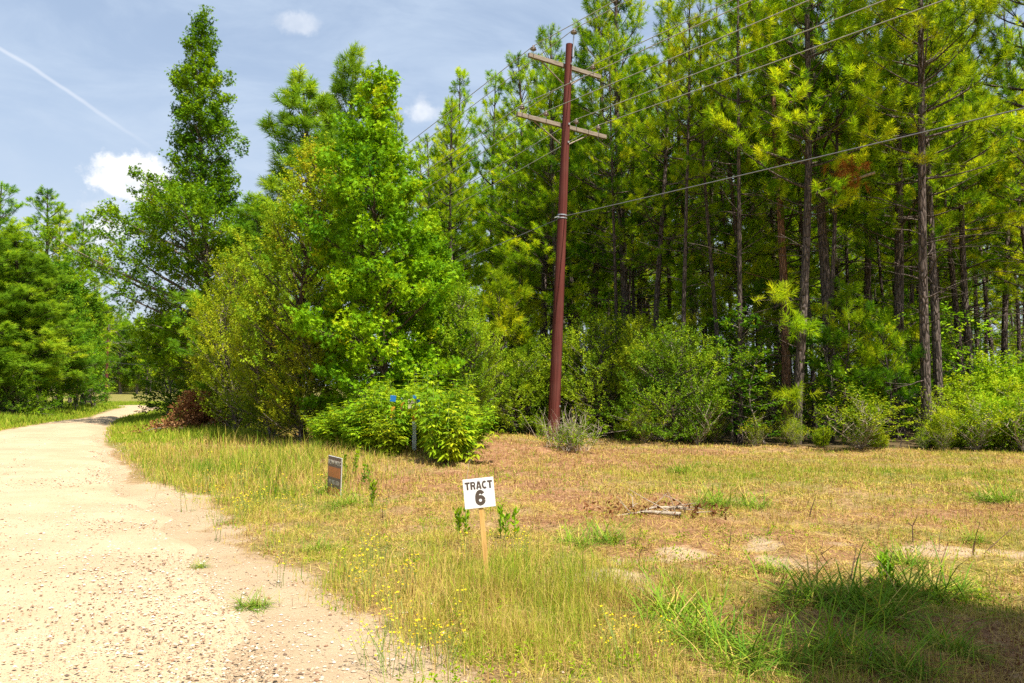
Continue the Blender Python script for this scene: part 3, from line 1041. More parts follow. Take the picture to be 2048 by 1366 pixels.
def broadleaf(name, seed, H, z0, envf, K, size, tmpl, leafm, bark='bark_pale', whorl=.45, per=3, sec_n=3.0, tone=.45, r0=.14, shoots=3, shoot_len=.35, spread=.09,
              stems=1, lean=.0, angf=lambda t: .25 + .8 * t, up=.15, sec_len=None, wander=.2, tvar=.2, droop=.35, min_r=.008, sec_up=.1, start=.25, tiptone=None, shoot_up=.15):
    rs = np.random.RandomState(seed)
    wood, crown = MB(), MB()
    p, d, L = skeleton(rs, H, z0, envf, whorl, per, angf, up, sec_n, sec_len or (lambda L_, t: .2 + .5 * L_ * (1 - t)), wood=wood, r0=r0, shoots_per=shoots,
                       shoot_len=shoot_len, stems=stems, spread=lean, wander=wander, min_r=min_r, sec_up=sec_up, start=start, shoot_up=shoot_up)
    tn = tone
    if tiptone:
        tn = tone + tiptone * sstep(p[:, 2] / H, .55, 1.0) * rs.uniform(.3, 1, len(p))
    leaves(crown, rs, p, d, L, K=K, size=size, tmpl=tmpl, spread=spread, tone=tn, tvar=tvar, droop=droop)
    return finish(name, wood, crown, M[bark], M[leafm])


star, dia, oval = (star_v, star_f), (dia_v, dia_f), (oval_v, oval_f)


def place(root, loc, rz=0.0, scale=1.0, label=None, cat=None, group=None, tilt=(0, 0)):
    root.location = loc
    root.rotation_euler = (tilt[0], tilt[1], rz)
    root.scale = scale if hasattr(scale, '__len__') else (scale,) * 3
    return tag(root, label, cat, group)


def copyof(key, loc, rz=0.0, scale=1.0, label=None, cat=None, group=None, tilt=(0, 0)):
    c = copy_tree(proto[key])
    return place(c, loc, rz, scale, label, cat, group, tilt)


# tall narrow sweetgum at the left
def env_gum1(t, a):
    # broad skirt low down (widest towards the left/front), narrow spire above
    r = np.interp(t, [0, .1, .25, .38, .45, .52, .6, .68, .75, .82, .88, .94, 1], [1.8, 2.6, 3.7, 2.6, 1.35, 1.2, 1.5, 1.1, 1.15, .65, .55, .3, .08])
    left = .5 - .5 * math.cos(a)
    if t < .4:
        r *= .75 + .65 * left
    return float(r) * (1 + .28 * math.sin(3 * a + t * 17) + .22 * math.sin(37 * t + 2 * a))


x0, y0 = at(405, 840, 33)[:2]
gum1 = broadleaf('sweetgum_tree', 21, at(425, 42, 33)[2], 2.0, env_gum1, 21, .074, star, 'gum', whorl=.27, per=3.4, sec_n=4.4, tone=.46, r0=.17, shoot_len=.42, spread=.12, start=.12,
                 angf=lambda t: .3 + .65 * t, up=.12)
place(gum1, (x0, y0, 0), 0, 1, 'tall narrow sweetgum with a pointed dark green spire, tallest tree beside the road', 'sweetgum tree')


# bright sweetgum, nearest tree
def env_gum2(t, a):
    r = np.interp(t, [0, .1, .25, .4, .53, .67, .8, .88, .95, 1], [1.5, 1.8, 1.9, 1.75, 1.5, 1.0, .55, .4, .25, .1])
    return float(r) * (1 + .26 * math.sin(3 * a + t * 13) + .24 * math.sin(33 * t + 2 * a))


gx0, gy0 = at(772, 900, 20)[:2]
gum2 = broadleaf('sweetgum_tree', 22, at(770, 178, 20)[2], .5, env_gum2, 18, .074, star, 'gum_bright', bark='bark_brown', whorl=.20, per=3.4, sec_n=4.2, tone=.44, r0=.11, shoot_len=.32,
                 spread=.11, angf=lambda t: .2 + .8 * t, up=.1, tiptone=.22)
place(gum2, (gx0, gy0, tz(gx0, gy0)), 0, 1, 'bright yellow-green sweetgum with star leaves behind the tall weeds and marker posts', 'sweetgum tree')
gx1, gy1 = at(850, 900, 21.5)[:2]
copyf = copy_tree(gum2)
place(copyf, (gx1, gy1, tz(gx1, gy1)), 2.1, (.62, .62, .66), 'shorter sweetgum filling in on the right of the bright pointed one', 'sweetgum tree')

# elm with yellow tips
ex, ey = at(610, 890, 21)[:2]
env_e = lambda t, a: float(np.interp(t, [0, .15, .4, .7, .9, 1], [.8, 1.7, 2.0, 1.3, .6, .15])) * (1 + .25 * math.sin(2 * a + t * 9))
elm = broadleaf('elm_tree', 23, at(610, 310, 21)[2], .9, env_e, 20, .040, oval, 'elm', bark='bark_brown', whorl=.24, per=3.4, sec_n=4.0, tone=.45, r0=.08, shoot_len=.42, spread=.05, stems=1,
                angf=lambda t: .45 + .6 * t, up=.25, tiptone=.45, sec_up=.3)
place(elm, (ex, ey, 0), .4, 1, 'airy small-leaved elm with yellow-orange tips between the sweetgums', 'elm tree')

# shrubs
env_s = lambda t, a: float(np.interp(t, [0, .15, .5, .8, 1], [1.0, 1.25, 1.1, .65, .15])) * (1 + .28 * math.sin(3 * a + t * 8) + .22 * math.sin(7 * a - t * 15))
proto['shrub_tall'] = broadleaf('yaupon_shrub', 31, 5.6, .15, env_s, 22, .028, oval, 'yaupon', whorl=.20, per=3.3, sec_n=4.6, tone=.50, r0=.05, shoot_len=.40, spread=.04, stems=2, lean=.05,
                                angf=lambda t: .5 + .5 * t, up=.35, sec_up=.45, tvar=.22, shoot_up=.5)
env_r = lambda t, a: float(np.interp(t, [0, .2, .6, 1], [1.0, 1.4, 1.1, .3])) * (1 + .32 * math.sin(2 * a + t * 6) + .25 * math.sin(5 * a - t * 13))
proto['shrub_round'] = broadleaf('yaupon_shrub', 32, 3.0, .1, env_r, 20, .028, oval, 'yaupon', whorl=.2, per=4.3, sec_n=4.4, tone=.40, r0=.04, shoot_len=.36, spread=.045, stems=3, lean=.16,
                                 angf=lambda t: -.1 + 1.0 * t, up=.25, sec_up=.4, tvar=.22, shoot_up=.3)
env_b = lambda t, a: float(np.interp(t, [0, .3, .7, 1], [.55, .8, .55, .15])) * (1 + .45 * math.sin(2 * a + t * 8) + .3 * math.sin(5 * a - t * 13))
proto['brush'] = broadleaf('brush_shrub', 33, 2.4, .02, env_b, 14, .038, oval, 'brush', bark='twig', whorl=.18, per=4, sec_n=4.2, tone=.48, r0=.018, shoot_len=.34, spread=.05, stems=6, lean=.28,
                           angf=lambda t: .15 + .9 * t, up=.4, sec_up=.35, tvar=.22, shoot_up=.5)
proto['oak_bush'] = broadleaf('oak_sapling', 34, 4.2, .3, env_s, 13, .058, oval, 'oak', whorl=.25, per=3, sec_n=3.4, tone=.45, r0=.04, shoot_len=.36, spread=.08, angf=lambda t: .4 + .5 * t, up=.2)
env_w = lambda t, a: float(np.interp(t, [0, .2, .6, 1], [.25, .7, .6, .1])) * (1 + .5 * math.sin(2 * a + t * 9))
proto['thin_sapling'] = broadleaf('hardwood_sapling', 36, 4.4, .7, env_w, 8, .05, oval, 'brush', bark='bark_brown', whorl=.34, per=1.8, sec_n=3.0, tone=.36, r0=.022, shoot_len=.36, spread=.07,
                                 angf=lambda t: .45 + .4 * t, up=.1, wander=.25)
env_v = lambda t, a: float(np.interp(t, [0, .3, .8, 1], [.35, .55, .35, .1])) * (1 + .5 * math.sin(3 * a + t * 9))
proto['wisp'] = broadleaf('brush_shrub', 37, 2.2, .05, env_v, 8, .03, oval, 'yaupon', bark='twig', whorl=.2, per=1.6, sec_n=4.0, tone=.55, r0=.010, shoot_len=.34, spread=.045, stems=9, lean=.30,
                          angf=lambda t: .6 + .5 * t, up=.3, sec_up=.35, shoot_up=.5, wander=.2)
proto['dark_sapling'] = broadleaf('oak_sapling', 38, 5.2, .4, env_w, 11, .06, oval, 'oak', whorl=.3, per=2.4, sec_n=3.4, tone=.42, r0=.03, shoot_len=.38, spread=.08, angf=lambda t: .3 + .5 * t, up=.1)
env_o = lambda t, a: float(np.interp(t, [0, .2, .5, .8, 1], [1.8, 2.9, 3.0, 2.0, .5])) * (1 + .22 * math.sin(2 * a + t * 8) + .15 * math.sin(5 * a))
proto['oak'] = broadleaf('oak_tree', 35, 11.0, 1.2, env_o, 14, .095, oval, 'oak', bark='bark_pale', whorl=.42, per=4.4, sec_n=3.0, tone=.42, r0=.2, shoot_len=.55, spread=.16, angf=lambda t: .3 + .7 * t, up=.2)

for i, (px, py, Y, s, rz, lab) in enumerate((
        (470, 880, 24.5, (1.0, 1.0, 1.0), .3, 'tall column of fine-leaved yaupon left of the elm, nearest the brown brush pile'),
        (545, 895, 22.5, (1.0, 1.0, .76), 1.9, 'fine-leaved yaupon shrub reaching towards the grass between two taller ones'),
        (600, 905, 20.8, (.85, .85, .62), 3.4, 'low dark yaupon shrub in front of the elm trunk beside the weeds'),
        (430, 868, 27.5, (.9, .9, .95), 5.0, 'shaded yaupon shrub right behind the brown brush pile'),
        (930, 905, 20.5, (.8, .8, .66), 2.4, 'yellowish yaupon shrub right of the weeds, between sweetgum and leaning pole'),
        (520, 880, 26.5, (1.0, 1.0, .95), 4.2, 'yellow-green yaupon standing behind the front shrubs below the bushy pine'))):
    x, y = at(px, py, Y)[:2]
    copyof('shrub_tall', (x, y, tz(x, y)), rz, s, lab, 'shrub', 'fine-leaved shrubs between the road and the pole')

# two bushy pines behind
for (px, py, ptop, Y, rz, lab) in ((590, 850, 148, 30, .5, 'bushy pine with long soft needles rising behind the elm'),
                                   (702, 850, 98, 32, 2.5, 'pine with a bare pointed leader rising behind the bright sweetgum')):
    x, y = at(px, py, Y)[:2]
    h = at(px, ptop, Y)[2]
    copyof('pine_full', (x, y, 0), rz, (1.4 if px < 600 else 1.15, 1.3 if px < 600 else 1.1, h / 14.3), lab, 'pine tree')
x, y = at(500, 860, 28)[:2]
copyof('pine_full', (x, y, 0), 1.2, (.95, .95, at(500, 400, 28)[2] / 14.0), 'shorter young pine with pale needles beside the tall narrow sweetgum', 'pine tree')

# front row of the forest ---------------------------------------------------
FRONT = [  # px of trunk at base, Y, prototype, height scale, rot, lean x, label
    (1252, 28.0, 'pine_b', 1.06, .2, 0, 'large dark-crowned pine just right of the leaning pole'),
    (1180, 31.0, 'pine_a', .93, 2.2, 0, 'pine whose crown rises behind the crossarms of the leaning pole'),
    (1088, 33.0, 'pine_b', .97, 4.1, 0, 'pine just left of the leaning pole with its crown above the upper crossarm'),
    (1435, 30.0, 'pine_d', .92, 1.1, 0, 'slim pine with many bare lower limbs in the middle of the forest front'),
    (1590, 21.5, 'pine_e', 1.0, 3.0, -.03, 'pine with a low bright tuft of needles on its trunk near the clearing'),
    (1662, 23.5, 'pine_a', 1.1, 5.2, 0, 'thick straight pine trunk, stoutest in the front row, with a brown dead bough'),
    (1795, 24.0, 'pine_b', 1.0, 1.7, 0, 'pine with a broad crown right of the stoutest trunk'),
    (1855, 20.5, 'pine_c', .98, .9, 0, 'thin pale-barked pine at the clearing edge, left one of a close pair'),
    (1880, 22.0, 'pine_c', .9, 3.9, 0, 'thin pale-barked pine, right one of a close pair near the clearing edge'),
    (1950, 24.5, 'pine_d', .98, 2.8, 0, 'slim pine behind the bright brush at the right side'),
    (2120, 23.0, 'pine_a', .98, 4.6, 0, 'pine at the right end of the front row, above the bright brush'),
    (1330, 33.0, 'pine_d', .86, 5.5, 0, 'shorter slim pine in the gap behind the round yaupon'),
    (1520, 31.0, 'pine_b', 1.0, .7, 0, 'bushy pine behind the red-barked one'),
    (1730, 27.0, 'pine_e', 1.08, 2.0, 0, 'yellow-tinged pine just behind the stoutest trunk'),
    (935, 42.0, 'pine_c', .98, .2, 0, 'pine with a dark rounded top standing alone left of the wires'),
    (985, 38.0, 'pine_d', 1.03, 1.4, 0, 'slim pine between the sweetgum and the leaning pole'),
    (1035, 36.0, 'pine_a', .92, 2.6, 0, 'pine with a low full crown left of the pole, nearest the corridor of wires'),
]
rsf = np.random.RandomState(77)
for px, Y, key, s, rz, lx, lab in FRONT:
    x, y = at(px, 860, Y)[:2]
    copyof(key, (x, y, 0), rz, (1.0, 1.0, s), lab, 'pine tree', tilt=(rsf.uniform(-.012, .012), lx + rsf.uniform(-.012, .012)))
# pine with red bark reaching the top of the picture, own trunk
x, y = at(1572, 860, 24.5)[:2]
redp = pine(41, 17.5, 9.5, 1.7, bark='bark_red', dens=.45, dead=10, r0=.15, spread=.0)
place(redp, (x, y, 0), 1.0, 1, 'red-barked pine with a bare upper stem against the sky', 'pine tree')

# dead bough with brown needles
rs_ = np.random.RandomState(3)
bough = empty('fallen_bough', tuple(at(1750, 345, 20.9)))
tag(bough, 'broken pine bough with rust-brown needles caught in the stoutest pine', 'dead branch')
wb, nb = MB(), MB()
dvec = at(1640, 378, 21.6) - at(1750, 345, 20.9)
c_ = curve((0, 0, 0), unit(dvec), np.linalg.norm(dvec) * 1.1, -.1, 6, rs_, .04)
wb.tube(c_, np.linspace(.04, .02, 6), 6)
tip_ = at(1695, 342, 20.9) - at(1750, 345, 20.9)
pp = tip_ + rs_.randn(34, 3) * np.array([.24, .2, .20])
dd = unit(rs_.randn(34, 3) + np.array([0, 0, -.8]))
needles(nb, rs_, pp, dd, np.full(34, .2), K=40, nl=.17, w=.012, tone=.5)
wb.build('branch', M['twig'], bough, smooth=True)
nb.build('dead_needles', M['needle_dead'], bough)

# low needle tufts hanging on the front pines are small saplings / boughs
for i, (px, py, Y, s, rz, lab) in enumerate((
        (1690, 905, 21.8, .9, .4, 'young pine with bright tufts at the foot of the stoutest pine'),
        (1770, 900, 21.0, .75, 2.0, 'small young pine with wide tufts behind the arching bush'),
        (1385, 890, 25.0, 1.1, 3.0, 'young pine half hidden in the round yaupon'),
        (1010, 880, 27.0, 1.15, 4.0, 'bushy young pine left of the leaning pole'),
        (1045, 880, 29.0, 1.3, 5.1, 'taller young pine behind the leaning pole base'),
        (1470, 890, 25.5, 1.35, 1.4, 'slender young pine in the shade beyond the round yaupon'))):
    x, y = at(px, py, Y)[:2]
    copyof('sapling', (x, y, tz(x, y)), rz, s, lab, 'young pine', 'young pines under the forest front')


def tuft_bough(name, anchor, target, seed, n, lab, spread=.28):
    """A single leafy bough: bare wood from the trunk with needle tufts at its end."""
    rs = np.random.RandomState(seed)
    r = empty(name, tuple(anchor))
    w_, c_ = MB(), MB()
    dv = np.array(target) - np.array(anchor)
    cc = curve((0, 0, 0), unit(dv), np.linalg.norm(dv), .1, 5, rs, .03)
    w_.tube(cc, np.linspace(.02, .008, 5), 5)
    p = cc[-1] + rs.randn(n, 3) * np.array([spread, spread * .8, spread * .45])
    d = unit(rs.randn(n, 3) * .8 + np.array([0, -.2, .5]))
    for q in p:
        w_.tube([cc[-2], (cc[-2] + q) / 2 + rs.randn(3) * .02, q], [.007, .005, .004], 3, cap=False)
    needles(c_, rs, p, d, np.full(n, .26), K=44, nl=.21, w=.013, tone=.72, tvar=.1)
    w_.build('branch', M['bark'], r, smooth=True)
    c_.build('needles', M['needle'], r)
    return tag(r, lab, 'pine bough')


tuft_bough('pine_bough', at(1590, 815, 21.5), at(1588, 795, 20.9), 51, 17, 'lowest bright tuft of long needles on a pine trunk, close to the clearing')
tuft_bough('pine_bough', at(1590, 690, 21.5), at(1592, 655, 20.8), 52, 20, 'bright round tuft of needles above the lowest one on the same trunk', .25)
tuft_bough('pine_bough', at(1600, 600, 21.5), at(1560, 592, 20.8), 53, 16, 'small yellowish tuft of needles topmost of three on one trunk', .25)
tuft_bough('pine_bough', at(1662, 760, 23.4), at(1690, 770, 22.4), 54, 16, 'green tuft of needles low on the stoutest pine', .3)

# forest interior -------------------------------------------------------------
rsi = np.random.RandomState(303)
placed = [(at(p[0], 860, p[1])[0], p[1]) for p in FRONT]
npine = 0
keys = ['pine_a', 'pine_b', 'pine_c', 'pine_d', 'pine_e', 'pine_c', 'pine_f', 'pine_f']
tries = 0
while npine < 150 and tries < 20000:
    tries += 1
    Y = rsi.uniform(25, 92) if npine % 3 else rsi.uniform(25, 45)
    X = rsi.uniform(-.16, .70) * Y
    if Y < forest_edge_y(X) + 2.8:
        continue
    if any((X - a) ** 2 + (Y - b) ** 2 < 2.2 ** 2 for a, b in placed):
        continue
    placed.append((X, Y))
    key = keys[rsi.randint(len(keys))]
    if Y > 60:
        key = 'pine_far' if rsi.rand() < .6 else 'pine_far2'
    # the skyline sits lower towards the wires
    sc = rsi.uniform(.82, 1.0)
    px = 1024 + X / Y * F
    top = CAMZ + (770 - np.interp(px, [700, 900, 1000, 1080, 1200, 1350, 1480, 1900, 2000], [330, 250, 215, 140, 60, 60, 90, 60, 150]) - rsi.uniform(-60, 40)) / F * Y
    hh = min(sc, max(.5, top / 17.5))
    copyof(key, (X, Y, 0), rsi.rand() * 6.283, (.9 + .1 * rsi.rand(), .95, hh), 'slender pine standing inside the forest behind the front row', 'pine tree',
           'pines inside the forest behind the front row', tilt=(rsi.uniform(-.03, .03), rsi.uniform(-.03, .03)))
    npine += 1

n = 0
while n < 24:
    Y = rsi.uniform(22, 34)
    X = rsi.uniform(-.08, .68) * Y
    if Y < forest_edge_y(X) + 1.2 or any((X - a) ** 2 + (Y - b) ** 2 < 1.3 ** 2 for a, b in placed):
        continue
    placed.append((X, Y))
    copyof('pine_f', (X, Y, 0), rsi.rand() * 6.283, (.7, .7, rsi.uniform(.78, .98)), 'very slim bare-trunked pine squeezed between larger ones near the forest front', 'pine tree',
           'very slim pines near the forest front', tilt=(rsi.uniform(-.04, .04), rsi.uniform(-.04, .04)))
    n += 1
# undergrowth along the forest front
UNDER = [
    ('shrub_round', 1335, 905, 22.0, (1.0, 1.0, .95), .3, 'big round yaupon with fine leaves at the forest edge right of the pole'),
    ('shrub_tall', 1300, 895, 24.0, (.8, .8, .62), 1.3, 'tall yaupon rising behind the big round one right of the pole'),
    ('shrub_round', 1215, 895, 26.0, (1.1, 1.1, 1.15), 4.1, 'dark shaded yaupon just right of the pole'),
    ('wisp', 1395, 905, 21.2, (.9, .9, .85), 2.3, 'wispy yellowish brush right of the big round yaupon'),
    ('wisp', 1290, 905, 21.3, (.6, .6, .45), 5.3, 'low wispy brush at the left foot of the round yaupon'),
    ('shrub_round', 1130, 885, 27.5, (1.1, 1.1, 1.0), 3.3, 'dark shrub directly behind the foot of the leaning pole'),
    ('shrub_round', 1040, 885, 27.0, (1.0, 1.0, .8), 4.3, 'dark shrub between the weeds and the foot of the leaning pole'),
    ('dark_sapling', 1465, 905, 21.8, (1.0, 1.0, .70), 5.0, 'shaded oak sapling right of the wispy brush'),
    ('dark_sapling', 1530, 908, 20.9, (.9, .9, .50), .0, 'low oak sapling left of the pine with the bright tufts'),
    ('wisp', 1720, 912, 19.3, (1.15, 1.15, .62), .8, 'arching light-leaved bush at the clearing edge in front of the stoutest pine'),
    ('thin_sapling', 1800, 912, 19.8, (.7, .7, .28), 1.8, 'small leafy bush right of the arching one'),
    ('dark_sapling', 1640, 905, 22.0, (1.0, 1.0, .60), 2.8, 'dark sapling between the two thick pine trunks'),
    ('thin_sapling', 1760, 890, 24.0, (1.3, 1.3, .95), .8, 'bright-leaved sapling in the shade right of the stoutest pine'),
    ('thin_sapling', 1500, 890, 24.5, (1.2, 1.2, .80), 2.8, 'thin bright-leaved sapling left of the pine with bright tufts'),
    ('dark_sapling', 1830, 895, 23.5, (1.1, 1.1, .75), 4.0, 'oak sapling behind the close pair of pale trunks'),
    ('thin_sapling', 1190, 885, 27.5, (1.2, 1.2, 1.1), 5.0, 'bright thin sapling in the gap right of the leaning pole'),
    ('thin_sapling', 1930, 900, 22.5, (1.3, 1.3, .85), 1.0, 'thin sapling rising over the bright brush'),
    ('brush', 1905, 905, 19.8, (.62, .62, .36), .0, 'bright yellow-green brush, leftmost clump at the right side of the clearing'),
    ('wisp', 1950, 910, 19.0, (.9, .9, .60), 1.0, 'wispy brush second from the left at the right side'),
    ('brush', 2015, 906, 19.6, (.8, .8, .52), 2.1, 'tallest bright brush clump near the right border'),
    ('wisp', 2050, 912, 18.7, (1.0, 1.0, .66), 3.2, 'wispy brush clump cut by the right border'),
    ('brush', 1975, 895, 21.2, (.95, .95, .66), 4.2, 'bright brush clump behind the others at the right'),
    ('brush', 2065, 890, 22.0, (1.1, 1.1, .90), 5.2, 'high brush clump rising behind the right border clump'),
    ('wisp', 1868, 903, 20.6, (.8, .8, .6), .6, 'thin brush at the foot of the close pair of pale trunks'),
]
for key, px, py, Y, s, rz, lab in UNDER:
    x, y = at(px, py, Y)[:2]
    copyof(key, (x, y, tz(x, y)), rz, s, lab, 'shrub')
k = 0
while k < 46:
    X = rsi.uniform(-.6, 14.5)
    Y = float(forest_edge_y(X)) + rsi.uniform(-.3, 1.2)
    sc_ = rsi.uniform(.22, .5)
    key = ['brush', 'wisp', 'thin_sapling', 'wisp'][rsi.randint(4)]
    sc_ *= {'thin_sapling': .75, 'brush': .55, 'wisp': .8}.get(key, 1)
    copyof(key, (X, Y, tz(X, Y)), rsi.rand() * 6.283, (sc_ * 1.2, sc_ * 1.2, sc_), 'knee-high leafy growth along the foot of the forest front', 'shrub', 'knee-high growth along the forest front')
    k += 1
# undergrowth deeper in the forest
k = 0
pl2 = []
while k < 120:
    Y = rsi.uniform(24, 62)
    X = rsi.uniform(-.14, .70) * Y
    if Y < forest_edge_y(X) + 2.0 or any((X - a) ** 2 + (Y - b) ** 2 < 1.7 ** 2 for a, b in pl2):
        continue
    pl2.append((X, Y))
    key = ['oak_bush', 'shrub_round', 'dark_sapling', 'thin_sapling', 'dark_sapling', 'sapling', 'sapling', 'wisp'][rsi.randint(8)]
    s = rsi.uniform(.6, 1.15) * {'oak_bush': .7, 'shrub_round': .75, 'wisp': 1.1}.get(key, 1)
    copyof(key, (X, Y, 0), rsi.rand() * 6.283, (s * 1.0, s * 1.2, s), 'shaded undergrowth inside the pine forest between the trunks', 'undergrowth', 'undergrowth between the trunks inside the forest')
    k += 1

# woods left of the road ------------------------------------------------------
LEFT = [
    ('pine_b', -60, 815, 40, .72, 0, 'sunlit pine at the left border, nearest of the roadside woods'),
    ('pine_b', 0, 820, 46, .78, 1, 'tall pine near the left border with a rounded top'),
    ('oak', 45, 825, 42, .70, 2, 'broad leafy tree low at the left border'),
    ('oak', 85, 825, 46, .74, 3, 'leafy tree with a dense dark crown left of the road bend'),
    ('pine_a', 75, 815, 52, .80, 4, 'pine with a rounded crown above the dense leafy trees on the left'),
    ('pine_e', 120, 812, 56, .80, 5, 'pine rising over the left road bend'),
    ('oak', 120, 823, 48, .66, .5, 'dark leafy tree at the inside of the left verge'),
    ('pine_b', 165, 812, 58, .82, 1.5, 'round-headed pine at the right end of the left woods'),
    ('oak', 150, 820, 54, .70, 2.5, 'leafy tree at the right end of the left woods beside a pale trunk'),
    ('oak', -20, 828, 38, .55, 3.5, 'low leafy tree cut by the left border'),
    ('oak', -150, 828, 38, .9, 4.5, 'leafy tree left of the border trees'),
    ('pine_full', 18, 826, 39, .66, 2, 'bushy pine with yellow-green boughs down to the verge at the left border'),
    ('pine_full', 66, 826, 44, .62, 4, 'second bushy pine, behind the one at the left border'),
    ('pine_full', -70, 826, 37, .8, 5, 'bushy pine cut by the left border'),
    ('dark_sapling', 110, 828, 43, 1.0, 2, 'dark sapling at the verge in front of the leafy trees on the left'),
    ('dark_sapling', 150, 824, 47, 1.0, 3, 'dark sapling just before the left road bend'),
    ('oak_bush', 185, 822, 52, .9, 3, 'bush at the very bend of the road on the left'),
    ('oak_bush', 75, 828, 41, .8, 1, 'roadside bush below the leafy trees on the left'),
    ('oak_bush', 190, 815, 58, .9, 2, 'bush at the foot of the first far pole'),
    ('shrub_round', 30, 830, 38, .7, 3, 'low bush at the left verge near the border'),
]
for key, px, py, Y, s, rz, lab in LEFT:
    x, y = at(px, py, Y)[:2]
    sx = 1.15 if key.startswith('pine') else 1.0
    copyof(key, (x, y, float(terr_base(x, y))), rz, (1.3, 1.3, s) if key == 'pine_full' else ((sx, sx, s) if key != 'oak' else (s, s, s)), lab, 'pine tree' if 'pine' in key else ('leafy tree' if key == 'oak' else 'shrub'),
           'trees in the woods left of the road')
n = 0
while n < 60:
    Y = rsi.uniform(62, 215)
    px = rsi.uniform(-60, 420)
    X = (px - 1024) / F * Y
    line_x = 1.15 - .636 * (Y - 23)
    if road_dist(np.array([X]), np.array([Y]))[0] < 4.5 or abs(X - line_x) < 7:
        continue
    if 190 < px < 335 and Y < 165:
        continue
    if px > 190 and Y < 110 and X < line_x + 7:
        continue
    top = CAMZ + (770 - np.interp(px, [0, 190, 215, 260, 330, 420], [480, 560, 625, 645, 650, 640]) - rsi.uniform(-25, 15)) / F * Y
    s = np.clip(top / 17.0, .4, 1.25)
    key = rsi.choice(['pine_far', 'pine_far2', 'pine_far', 'oak'])
    copyof(key, (X, Y, float(terr_base(X, Y))), rsi.rand() * 6.283, ((s + 1.1) / 2,) * 2 + (s,) if key != 'oak' else (s * 1.3,) * 3,
           'distant tree in the woods around the far bend of the road', 'tree', 'distant trees around the far road bend')
    n += 1
for i in range(40):
    px = 180 + i * 6.2 + rsi.uniform(-4, 4)
    Y = rsi.uniform(212, 245)
    X = (px - 1024) / F * Y
    top = CAMZ + (770 - np.interp(px, [186, 215, 260, 330, 420], [600, 622, 640, 652, 640]) - rsi.uniform(-18, 14)) / F * Y
    s_ = top / 17.0
    copyof(['pine_far', 'pine_far2'][i % 2], (X, Y, 0), rsi.rand() * 6.283, (s_ * 1.1, s_ * 1.1, s_), 'pine in the dense far stand closing the view beyond the road bend', 'pine tree', 'far stand of pines beyond the road bend')
    if i % 2 == 0:
        copyof('oak_bush', (X + 1.5, Y - 8, 0), rsi.rand() * 6.283, (2.2, 2.2, 1.3), 'undergrowth at the foot of the far stand of pines', 'undergrowth', 'undergrowth along the far stand')
for i, (px, Y, s_) in enumerate(((700, 25, .8), (745, 24, .9), (800, 25, .8), (870, 24.5, .85))):
    x, y = at(px, 890, Y)[:2]
    copyof('oak_bush', (x, y, tz(x, y)), i * 1.9, (s_ * 1.2, s_ * 1.2, s_ * .8), ['dark bush behind the left end of the ragweed', 'dark bush behind the elm and the bright sweetgum',
           'dark bush behind the trunk of the bright sweetgum', 'dark bush behind the right end of the ragweed'][i], 'shrub')
for i, (px, Y, s_) in enumerate(((330, 36, .9), (352, 38, 1.0), (405, 35.5, .9), (440, 34, 1.0))):
    x, y = at(px, 845, Y)[:2]
    copyof('dark_sapling' if i % 2 else 'oak_bush', (x, y, 0), i * 1.3, (s_ * 1.3, s_ * 1.3, s_ * .85),
           ['leafy bush under the left skirt of the tall narrow sweetgum', 'dark sapling under the limbs of the tall narrow sweetgum', 'bush right at the trunk of the tall narrow sweetgum',
            'dark sapling between the tall sweetgum and the yaupons'][i], 'shrub')
for i, (px, py, Y, s) in enumerate(((262, 792, 185, 2.0), (240, 795, 175, 1.6), (318, 790, 190, 1.7))):
    x, y = at(px, py, Y)[:2]
    copyof('shrub_round', (x, y, float(terr_base(x, y))), i, (s, s, s * .8),
           ['large round bush between the two far poles', 'smaller bush right of the first far pole', 'bush right of the second far pole'][i], 'shrub')

# tree off to the right of the camera that shades the lower right corner
copyof('oak', (6.1, 1.25, 0), .6, (.90, .90, .88), 'leafy roadside tree standing beside the camera, shading the corner of the clearing', 'leafy tree')
copyof('oak', (10.6, 3.4, 0), 2.6, (.85, .85, .85), 'second leafy roadside tree further along, outside the right border', 'leafy tree')


# ------------------------------------------------------------------ brown brush pile
def brush_pile():
    rs = np.random.RandomState(9)
    x, y = gnd(392, 868)
    r = empty('brush_pile', (x, y, 0))
    tag(r, 'heap of cut branches with brown dead leaves at the foot of the tall narrow sweetgum', 'brush pile')
    w_, l_ = MB(), MB()
    P, D = [], []
    for i in range(90):
        a = rs.rand() * 6.283
        q = np.array([rs.randn() * .32, rs.randn() * .4, abs(rs.randn()) * .12])
        d = unit(np.array([math.cos(a), math.sin(a), rs.uniform(.05, .9)]))
        c = curve(q, d, rs.uniform(.4, 1.05) * (1 - .3 * abs(q[0])), -.5, 5, rs, .12)
        w_.tube(c, np.linspace(.014, .004, 5), 4, cap=False)
        for t in (2, 3, 4, 4):
            P.append(c[t]); D.append(unit(c[t] - c[t - 1] + rs.randn(3) * .3))
    for i in range(420):
        q = np.array([rs.randn() * .36, rs.randn() * .4, 0])
        q[2] = rs.uniform(0, 1.5) * math.exp(-(q[0] ** 2 + q[1] ** 2) / 1.1)
        P.append(q); D.append(unit(rs.randn(3)))
    leaves(l_, rs, np.array(P), np.array(D), np.full(len(P), .3), K=14, size=.05, tmpl=oval, spread=.09, tone=.55, tvar=.25)
    w_.build('branches', M['twig'], r)
    l_.build('dead_leaves', M['deadleaf'], r)


brush_pile()


